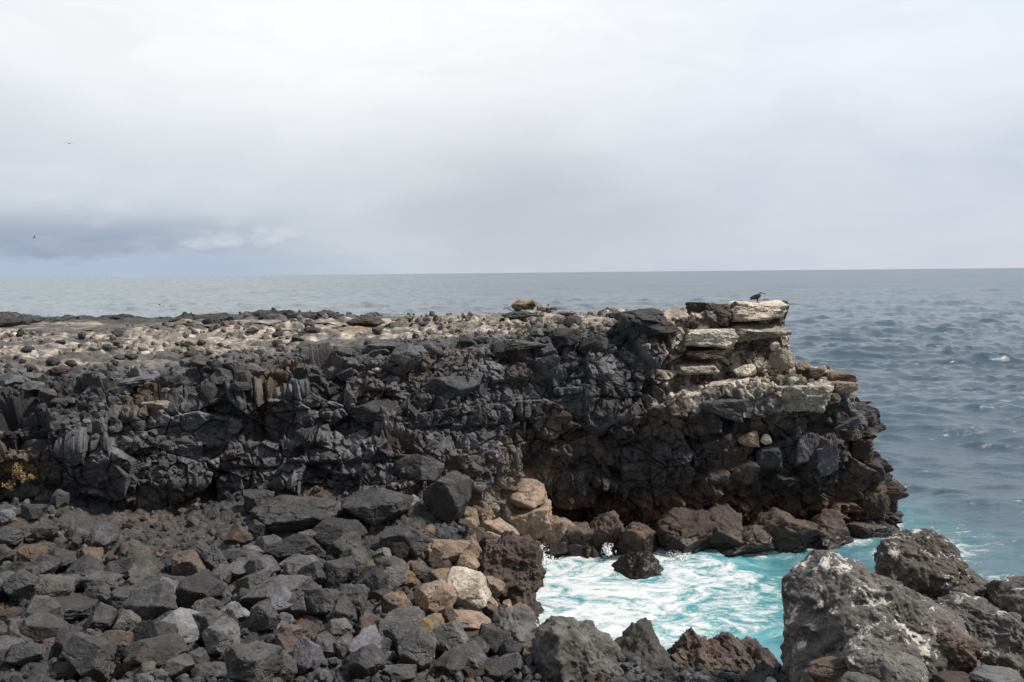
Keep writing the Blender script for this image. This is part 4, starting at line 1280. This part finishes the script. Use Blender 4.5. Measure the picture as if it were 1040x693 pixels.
n = 0
for size in np.sort(0.42 + 0.95 * rng.uniform(0, 1, 900) ** 2)[::-1]:
    if n >= 172:
        break
    px, py = rng.uniform(-5, 530), rng.uniform(512, 692)
    if py < 552 and rng.random() < 0.5:
        continue
    if py < 570 and 120 < px < 240:
        continue
    n += auto_rock(px, py, size, heap_tone(px, py), pick({'a': 6, 'r': 1, 's': 1.5, 'p': 2.5}), 'shore', GH)
n = 0
for size in np.sort(rng.uniform(0.45, 1.1, 500))[::-1]:
    if n >= 22:
        break
    px = rng.uniform(0, 560)
    rimy = np.interp(px, [0, 130, 260, 400, 470, 530, 600], [392, 382, 367, 356, 351, 344, 334])
    n += auto_rock(px, rimy + rng.uniform(-8, 30 if px < 260 else 10), size * 0.9, pick({'charcoal': 3, 'dark grey': 4, 'grey': 3, 'bluish grey': 2}), pick({'a': 5, 's': 4}), 'rim', GR, 0.36, 0.6)
n = 0
for size in np.sort(rng.uniform(0.35, 0.85, 60))[::-1]:
    if n >= 26:
        break
    px = rng.uniform(0, 660)
    top = np.interp(px, [0, 340, 660], [332, 330, 317])
    bot = np.interp(px, [0, 130, 260, 400, 530, 660], [378, 368, 356, 348, 338, 322])
    n += auto_rock(px, rng.uniform(top, bot), size, pick({'charcoal': 4, 'dark grey': 3, 'brown': 2}), pick({'a': 4, 'r': 1, 's': 3}), 'plateau', GP, 0.35, 0.6)
n = 0
for k in range(300):
    if n >= 26:
        break
    px = rng.uniform(-5, 345)
    py = np.interp(px, [0, 60, 130, 200, 260, 340], [327, 324, 323, 327, 322, 320]) + rng.uniform(-0.5, 3.5)
    n += auto_rock(px, py, rng.uniform(0.8, 2.4), pick({'charcoal': 4, 'dark grey': 1}), pick({'a': 3, 'l': 3}), 'plateau', 'lava rocks along the far ridge', 0.45, 0.5)

# labels: each says which one by its look and the landmark it lies beside
byl = {}
for rec in AUTO:
    ob, px, py, sz_, tone, shape, zone = rec
    c_ = [(math.hypot(px - q[0], (py - q[1]) * 1.3), q) for q in MARKS if q[3] == zone]
    d_, q = min(c_, key=lambda t: t[0])
    dx_, dy_ = px - q[0], py - q[1]
    rel = ('right of' if dx_ > 0 else 'left of') if abs(dx_) > abs(dy_) else ('in front of' if dy_ > 0 else 'behind')
    byl.setdefault((sz_, SHAPEW[shape], tone, rel, q[2], 'boulder' if ob['category'] == 'boulder' else 'stone'), []).append((d_, ob))
ORD = ['', 'second closest ', 'third closest ', 'fourth closest ', 'fifth closest ', 'sixth closest ', 'seventh closest ', 'eighth closest ']
for (a, b, c_, rel, mk, kind), lst in byl.items():
    lst.sort(key=lambda t: t[0])
    for i, (d_, ob) in enumerate(lst):
        pre = 'closest ' if len(lst) > 1 and i == 0 else ORD[min(i, 7)]
        ob['label'] = f'{pre}{a} {b} {c_} {kind} {rel} {mk}'

# ------------------------------------------------------------------ rubble too small to count
def scatter(name, pts, sizes, tones, mat, seed):
    r = np.random.default_rng(seed)
    tpl = [rock_verts(900 + k, 'a' if k % 4 else 'p', 3, 1.0) for k in range(12)]
    VS, FS, TS, base = [], [], [], 0
    for p, s_, t in zip(pts, sizes, tones):
        v, f = tpl[r.integers(12)]
        R3 = rot_rand(r)
        q = (v @ R3.T) * (s_ / 2 * r.uniform(0.7, 1.15, 3)) + p
        VS.append(q); FS.append(f + base); TS.append(np.tile(t, (len(v), 1)))
        base += len(v)
    ob = mesh_obj(name, np.concatenate(VS), np.concatenate(FS), mat)
    fattr(ob, 'tone', np.concatenate(TS))
    fattr(ob, 'wet', np.zeros(base))
    return ob


pts, sizes, tones = [], [], []
cand = np.where((S[:, 2] > 0.4) & (S[:, 1] > 19) & (S[:, 1] < 40))[0]
cand = cand[rng.permutation(len(cand))]
a, b, _ = project(S[cand])
cand = cand[(a > -20) & (a < 1060) & (b < 705) & ((b > 585) | (rng.random(len(cand)) < 0.35))][:3200]
for i in cand:
    s_ = (0.11 + 0.34 * rng.random() ** 2.4)
    t = st[i] * rng.uniform(0.6, 1.5)
    pts.append(S[i] + [0, 0, 0.22 * s_]); sizes.append(s_); tones.append(np.clip(t, 0.02, 0.4))
rub = scatter('shore_rubble', pts, sizes, tones, M_SHORE, 3)
tag(rub, 'loose grey rubble filling the gaps between the shore boulders', 'rubble', None, 'stuff')
pts, sizes, tones = [], [], []
a, b, _ = project(Pd)
okc = np.where(~((X > 8.5) & (rt < 3.4)) & (Nd[:, 2] > 0.55) & (Z > 4) & (a > -20) & (a < 900) & (Y < 84))[0]
wgt = np.where(rt[okc] > 3.2, 1.3, 0.7) * np.where(np.abs(rt[okc] - 2.7) < 0.5, 2.5, 1)
wgt = wgt * (0.12 + 2.2 * sstep(fbm(Pd[okc] * 0.22, 99, 3), -0.05, 0.45))
okc = rng.choice(okc, 2600, replace=False, p=wgt / wgt.sum())
for i in okc:
    s_ = (0.14 + 0.30 * rng.random() ** 2) * (1.35 if rt[i] < 2 else 1)
    t = tone_land[i] * (rng.uniform(0.25, 0.6) if rt[i] < 2.2 and rng.random() < 0.3 else rng.uniform(0.7, 1.3))
    pts.append(Pd[i] + [0, 0, 0.2 * s_]); sizes.append(s_); tones.append(np.clip(t, 0.02, 0.45))
rub = scatter('cliff_rubble', pts, sizes, tones, M_SHORE, 4)
tag(rub, 'small broken stones strewn over the plateau and the cliff ledges', 'rubble', None, 'stuff')


# ------------------------------------------------------------------ skinned animals
def skin_mesh(name, verts, edges, radii, mat, parent=None, sub=2):
    me = bpy.data.meshes.new(name + '_cage')
    me.from_pydata(verts, edges, [])
    tmp = bpy.data.objects.new(name + '_cage', me)
    COL.objects.link(tmp)
    md = tmp.modifiers.new('skin', 'SKIN')
    for i, r in enumerate(radii):
        sv_ = me.skin_vertices[0].data[i]
        sv_.radius = (r, r) if not isinstance(r, tuple) else r
        sv_.use_root = (i == 0)
    ms = tmp.modifiers.new('sub', 'SUBSURF')
    ms.levels = ms.render_levels = sub
    dg = bpy.context.evaluated_depsgraph_get()
    nm = bpy.data.meshes.new_from_object(tmp.evaluated_get(dg))
    bpy.data.objects.remove(tmp)
    ob = bpy.data.objects.new(name, nm)
    nm.materials.clear()
    nm.materials.append(mat)
    nm.polygons.foreach_set('use_smooth', np.ones(len(nm.polygons), dtype=bool))
    COL.objects.link(ob)
    if parent:
        ob.parent = parent
    return ob


def empty(name, loc, rz=0.0):
    o = bpy.data.objects.new(name, None)
    o.location = loc
    o.rotation_euler = (0, 0, rz)
    COL.objects.link(o)
    return o


def child_mesh(name, verts, faces, mat, parent, smooth=True):
    me = bpy.data.meshes.new(name)
    me.from_pydata([tuple(map(float, v)) for v in verts], [], [tuple(f) for f in faces])
    me.materials.append(mat)
    me.polygons.foreach_set('use_smooth', np.full(len(me.polygons), smooth, dtype=bool))
    ob = bpy.data.objects.new(name, me)
    COL.objects.link(ob)
    ob.parent = parent
    return ob


M_FEATHER = plain_mat('grey_brown_feathers', (0.045, 0.038, 0.034), 0.8, 30)
M_PALE = plain_mat('pale_nape_feathers', (0.55, 0.47, 0.36), 0.8, 30)
M_BEAK = plain_mat('dark_beak', (0.05, 0.048, 0.045), 0.5, 30)
M_SKUA = plain_mat('dark_seabird_feathers', (0.03, 0.028, 0.028), 0.8, 30)
M_GULL = plain_mat('grey_seabird_feathers', (0.14, 0.14, 0.15), 0.8, 30)
M_CRAB = plain_mat('orange_crab_shell', (0.38, 0.10, 0.04), 0.35, 60)


def blob(c, r, sub=3):
    v, f = SPH[sub]
    return v * np.array(r) + np.array(c), f


# pelican on the cap slab: stands where the slab's top is
slab = [o for o in COL.objects if o.get('label', '').startswith('thick flat cap slab')][0]
sv3 = np.array([v.co[:] for v in slab.data.vertices]) + np.array(slab.location)
fx = at_depth(771.5, 306, 48.9)[0]
near = sv3[(np.abs(sv3[:, 0] - fx) < 0.12) & (np.abs(sv3[:, 1] - slab.location[1]) < 0.5)]
top = near[:, 2].max()
py_ = near[np.argmax(near[:, 2])][1]
pel = empty('pelican', (fx, py_, top - 0.01))
tag(pel, 'brown pelican with folded wings and pale nape standing on the cap slab', 'bird')
body = skin_mesh('body', [(-0.02,0,0.27),(-0.16,0,0.25),(-0.30,0,0.185),(-0.43,0,0.13),(0.10,0,0.31),(0.17,0,0.37),(0.10,0,0.44),(0.08,0,0.50),(0.14,0,0.525),(0.20,0,0.51),
                          (0.00,0.06,0.16),(0.01,0.06,0.03),(0.00,-0.06,0.16),(0.01,-0.06,0.03)],
                 [(0,1),(1,2),(2,3),(0,4),(4,5),(5,6),(6,7),(7,8),(8,9),(0,10),(10,11),(0,12),(12,13)],
                 [(0.125,0.12),(0.115,0.11),(0.075,0.06),(0.03,0.02),(0.105,0.10),(0.055,0.055),(0.042,0.042),(0.042,0.042),(0.048,0.048),(0.03,0.03),(0.03,0.03),(0.013,0.013),(0.03,0.03),(0.013,0.013)], M_FEATHER, pel)
for s_ in (1, -1):
    v, f = SPH[4]
    wv = v * np.array([0.27, 0.035, 0.10])
    wv[:, 2] += 0.42 * wv[:, 0]
    wv[:, 2] *= 1 - 0.5 * np.clip(-wv[:, 0] / 0.27, 0, 1)
    child_mesh('wing', wv + np.array([-0.15, 0.115 * s_, 0.295]), f, M_FEATHER, pel)
    child_mesh('foot', [(-0.03,0.06*s_-0.025,0.0),(0.09,0.06*s_-0.05,0.0),(0.11,0.06*s_,0.0),(0.09,0.06*s_+0.05,0.0),(-0.03,0.06*s_+0.025,0.0),(0.0,0.06*s_,0.035)], [(0,1,5),(1,2,5),(2,3,5),(3,4,5),(4,0,5),(4,3,2,1,0)], M_BEAK, pel, False)
n8 = 10
bk, bf = [], []
for t in np.linspace(0, 1, 8):
    cx_, cz_, ry_, rz_ = 0.19 + 0.29 * t, 0.515 - 0.075 * t, 0.026 * (1 - 0.75 * t), 0.03 * (1 - 0.8 * t) + 0.006
    for k in range(n8):
        an = 2 * math.pi * k / n8
        bk.append((cx_, ry_ * math.cos(an), cz_ - 0.012 * math.sin(math.pi * t) + rz_ * math.sin(an)))
for i in range(7):
    for k in range(n8):
        bf.append((i * n8 + k, i * n8 + (k + 1) % n8, (i + 1) * n8 + (k + 1) % n8, (i + 1) * n8 + k))
bf.append(tuple(range(7 * n8, 8 * n8)))
child_mesh('beak', bk, bf, M_BEAK, pel)
v, f = blob((0.075, 0, 0.475), (0.035, 0.05, 0.065))
child_mesh('nape', v, f, M_PALE, pel)


def flying_bird(px, py, z, span, lift, yaw, mat, label, bank=0.0):
    root = empty('flying_seabird', at_depth(px, py, z), yaw)
    root.rotation_euler = (bank, 0, yaw)
    tag(root, label, 'bird', 'seabirds in flight')
    L = span * 0.42
    skin_mesh('body', [(0,0,0),(-0.25*L,0,0.0),(-0.5*L,0,0.01),(0.25*L,0,0.01),(0.42*L,0,0.03*L),(0.55*L,0,0.02*L)], [(0,1),(1,2),(0,3),(3,4),(4,5)],
              [(0.11*L,0.11*L),(0.08*L,0.07*L),(0.06*L,0.015*L),(0.085*L,0.085*L),(0.06*L,0.06*L),(0.015*L,0.015*L)], mat, root, 1)
    for s_ in (1, -1):
        vs, fs = [], []
        for i, t in enumerate(np.linspace(0, 1, 9)):
            y = s_ * span / 2 * t
            zz = lift * span * (math.sin(t * 2.2) * 0.55 - 0.25 * t)
            sweep = -0.16 * span * t ** 2 + 0.05 * span * math.sin(math.pi * t)
            ch = 0.15 * span * (1 - 0.72 * t ** 1.3)
            th_ = 0.014 * span * (1 - 0.7 * t)
            vs += [(sweep + ch * 0.45, y, zz), (sweep, y, zz + th_), (sweep - ch * 0.55, y, zz - th_ * 0.2), (sweep, y, zz - th_ * 0.6)]
        for i in range(8):
            for k in range(4):
                a_, b_ = i * 4 + k, i * 4 + (k + 1) % 4
                fs.append((a_, b_, b_ + 4, a_ + 4))
        fs += [(0, 1, 2, 3), (35, 34, 33, 32)]
        child_mesh('wing', vs, fs, mat, root)
    return root


flying_bird(70, 146, 95, 1.15, 0.22, math.radians(-75), M_GULL, 'slender grey seabird gliding with spread wings, highest in the pale sky')
flying_bird(35, 241.5, 120, 0.95, 0.35, math.radians(20), M_SKUA, 'tiny dark seabird before the blue-grey cloud bank, nearer the horizon', 0.5)
flying_bird(162, 309.5, 94, 1.7, 0.30, math.radians(-70), M_SKUA, 'dark seabird skimming low over the sea behind the rocky plateau')


def crab(px, py, size, yaw, label):
    z = ground(px, py)
    p = at_depth(px, py, z - 0.25)
    root = empty('crab', p, yaw)
    tag(root, label, 'crab', 'orange crabs on the rocks')
    v, f = blob((0, 0, 0.25 * size), (0.34 * size, 0.42 * size, 0.15 * size))
    child_mesh('shell', v, f, M_CRAB, root)
    for s_ in (1, -1):
        for k in range(4):
            x = (-0.24 + 0.15 * k) * size
            skin_mesh('leg', [(x, 0.3 * s_ * size, 0.25 * size), (x * 1.5, 0.62 * s_ * size, 0.38 * size), (x * 1.9, 0.85 * s_ * size, 0.0)], [(0, 1), (1, 2)], [(0.05 * size,) * 2, (0.04 * size,) * 2, (0.015 * size,) * 2], M_CRAB, root, 1)
        skin_mesh('claw', [(0.28 * size, 0.2 * s_ * size, 0.22 * size), (0.5 * size, 0.34 * s_ * size, 0.25 * size), (0.66 * size, 0.16 * s_ * size, 0.22 * size)], [(0, 1), (1, 2)], [(0.05 * size,) * 2, (0.10 * size,) * 2, (0.03 * size,) * 2], M_CRAB, root, 1)


crab(15, 676, 0.14, -1.2, 'orange crab on the charcoal boulder in the bottom left corner')
crab(211, 553, 0.12, 0.3, 'small orange crab below the cliff overhang, behind the boulder heap')


# ------------------------------------------------------------------ plants
def leaf_mat(name, a, b):
    mt, nt = new_mat(name)
    n1 = nt.noise(nt.n('ShaderNodeNewGeometry').outputs['Position'], 7, 4, 0.6)
    p = finish(nt, nt.mix(nt.step(n1, 0.35, 0.65), a, b), 0.6)
    return mt


M_LEAF = leaf_mat('dark_green_leaves', (0.035, 0.045, 0.016), (0.075, 0.085, 0.03))
M_GOLD = leaf_mat('golden_dry_leaves', (0.30, 0.19, 0.05), (0.62, 0.47, 0.20))
M_STRAW = leaf_mat('straw', (0.26, 0.19, 0.09), (0.44, 0.34, 0.19))
M_TWIG = plain_mat('twig', (0.07, 0.05, 0.035), 0.8)


def leaves_at(C, size, seed):
    r = np.random.default_rng(seed)
    vs, fs = [], []
    for i, c_ in enumerate(C):
        R3 = rot_rand(r)
        q = np.array([(-0.5,0,0),(0,-0.28,0.06),(0.5,0,0),(0,0.28,0.06)]) * size * r.uniform(0.6, 1.3)
        vs.append(q @ R3.T + c_)
        fs.append([4*i, 4*i+1, 4*i+2, 4*i+3])
    return np.concatenate(vs), np.array(fs)


def shrub(px, py, z, wm, hm, dm, nleaf, lsize, mat, label, cat, name, group, seed):
    r = np.random.default_rng(seed)
    base = at_depth(px, py, z)
    root = empty(name, base)
    tag(root, label, cat, group)
    cl = r.normal(size=(9, 3)) * np.array([wm, dm, hm]) * 0.28 + np.array([0, 0, hm * 0.45])
    C = cl[r.integers(9, size=nleaf)] + r.normal(size=(nleaf, 3)) * np.array([wm, dm, hm]) * 0.11
    C[:, 2] = np.abs(C[:, 2])
    v, f = leaves_at(C, lsize, seed)
    me = mesh_obj('foliage', v, f, mat)
    me.parent = root
    vs, es, rd = [(0, 0, -0.1)], [], [0.03]
    for k in range(9):
        vs.append(tuple(cl[k])); es.append((0, k + 1)); rd.append(0.008)
    skin_mesh('stem', vs, es, [(q, q) for q in rd], M_TWIG, root, 0)


GS = 'green shrubs on the knoll'
shrub(541.5, 314, 56.3, 0.45, 0.58, 0.5, 420, 0.09, M_LEAF, 'dark green shrub standing tallest, right beside the tan knoll rock', 'shrub', 'low_shrub', GS, 1)
shrub(527, 318, 56.0, 1.1, 0.38, 0.6, 420, 0.09, M_LEAF, 'low dark green shrub spreading in front of the tan knoll rock', 'shrub', 'low_shrub', GS, 2)
shrub(557, 317, 56.0, 0.5, 0.42, 0.5, 260, 0.09, M_LEAF, 'small green shrub at the right end of the beige knoll rock', 'shrub', 'low_shrub', GS, 3)
shrub(416, 326, 58.0, 0.5, 0.35, 0.5, 200, 0.09, M_LEAF, 'small olive shrub on the plateau edge by the dark shaded ledge', 'shrub', 'low_shrub', 'plants on the plateau', 4)
GG = 'golden plants in the left cliff'
zg = ground(18, 486) or 35.5
shrub(19, 486, zg - 0.5, 0.45, 0.85, 0.3, 420, 0.045, M_GOLD, 'tallest clump of golden dry leaves growing in the left cliff', 'plant', 'dry_plant', GG, 5)
shrub(10, 496, zg - 0.6, 0.4, 0.30, 0.3, 240, 0.05, M_GOLD, 'low golden clump at the left foot of the tallest golden one', 'plant', 'dry_plant', GG, 6)
shrub(33, 487, zg - 0.4, 0.5, 0.30, 0.3, 160, 0.045, M_GOLD, 'sparse golden clump right of the tallest golden one', 'plant', 'dry_plant', GG, 7)
# straw between the stones in the near right corner
vs, fs = [], []
r = np.random.default_rng(77)
gp = np.stack([r.normal(12.5, 1.0, 2600), r.normal(22.95, 0.4, 2600)], 1)
gz = shore_z(gp[:, 0], gp[:, 1])
for i in range(len(gp)):
    x, y, z = gp[i, 0], gp[i, 1], gz[i] - 0.1
    h_, a_ = r.uniform(0.12, 0.30), r.uniform(0, 6.28)
    lx, ly = r.normal(0, 0.11, 2)
    wx_, wy_ = 0.008 * math.cos(a_), 0.008 * math.sin(a_)
    vs += [(x - wx_, y - wy_, z), (x + wx_, y + wy_, z), (x + lx + wx_ * 0.3, y + ly + wy_ * 0.3, z + h_), (x + lx - wx_ * 0.3, y + ly - wy_ * 0.3, z + h_)]
    fs.append((4 * i, 4 * i + 1, 4 * i + 2, 4 * i + 3))
tag(mesh_obj('dry_grass', np.array(vs), np.array(fs), M_STRAW), 'dry straw-coloured grass among the stones in the near right corner', 'grass', None, 'stuff')

# ------------------------------------------------------------------ spray where the swell breaks
mt, nt = new_mat('white_spray')
finish(nt, (0.85, 0.88, 0.89), 0.6)
r = np.random.default_rng(5)
pts, sizes = [], []
for (px, py, z, wm, hm, cnt) in ((546, 566, 43.0, 0.55, 0.75, 260), (552, 572, 42.0, 0.9, 0.35, 160), (657, 584, 42.3, 0.5, 0.25, 90), (617, 562, 43.2, 0.35, 0.5, 100), (690, 566, 43.0, 0.9, 0.3, 110), (737, 572, 43.0, 0.7, 0.35, 110), (541, 640, 34.0, 0.35, 0.35, 110)):
    b0 = at_depth(px, py, z)
    for k in range(int(cnt * 2.4)):
        t = r.random() ** 1.6
        fan = r.normal(0, 1)
        pts.append(b0 + np.array([fan * wm * 0.35 * (0.5 + t), r.normal(0, 0.25), hm * t * (1 - 0.1 * fan * fan)]))
        sizes.append(0.012 + 0.055 * r.random() ** 3 * (1.2 - t))
v0, f0 = SPH[2]
V_ = np.concatenate([v0 * s_ * np.array([1, 1, r.uniform(0.8, 1.8)]) + p for p, s_ in zip(pts, sizes)])
Fs = np.concatenate([f0 + i * len(v0) for i in range(len(pts))])
tag(mesh_obj('sea_spray', V_, Fs, mt, True), 'white spray thrown up where the swell meets the rocks', 'spray', None, 'stuff')
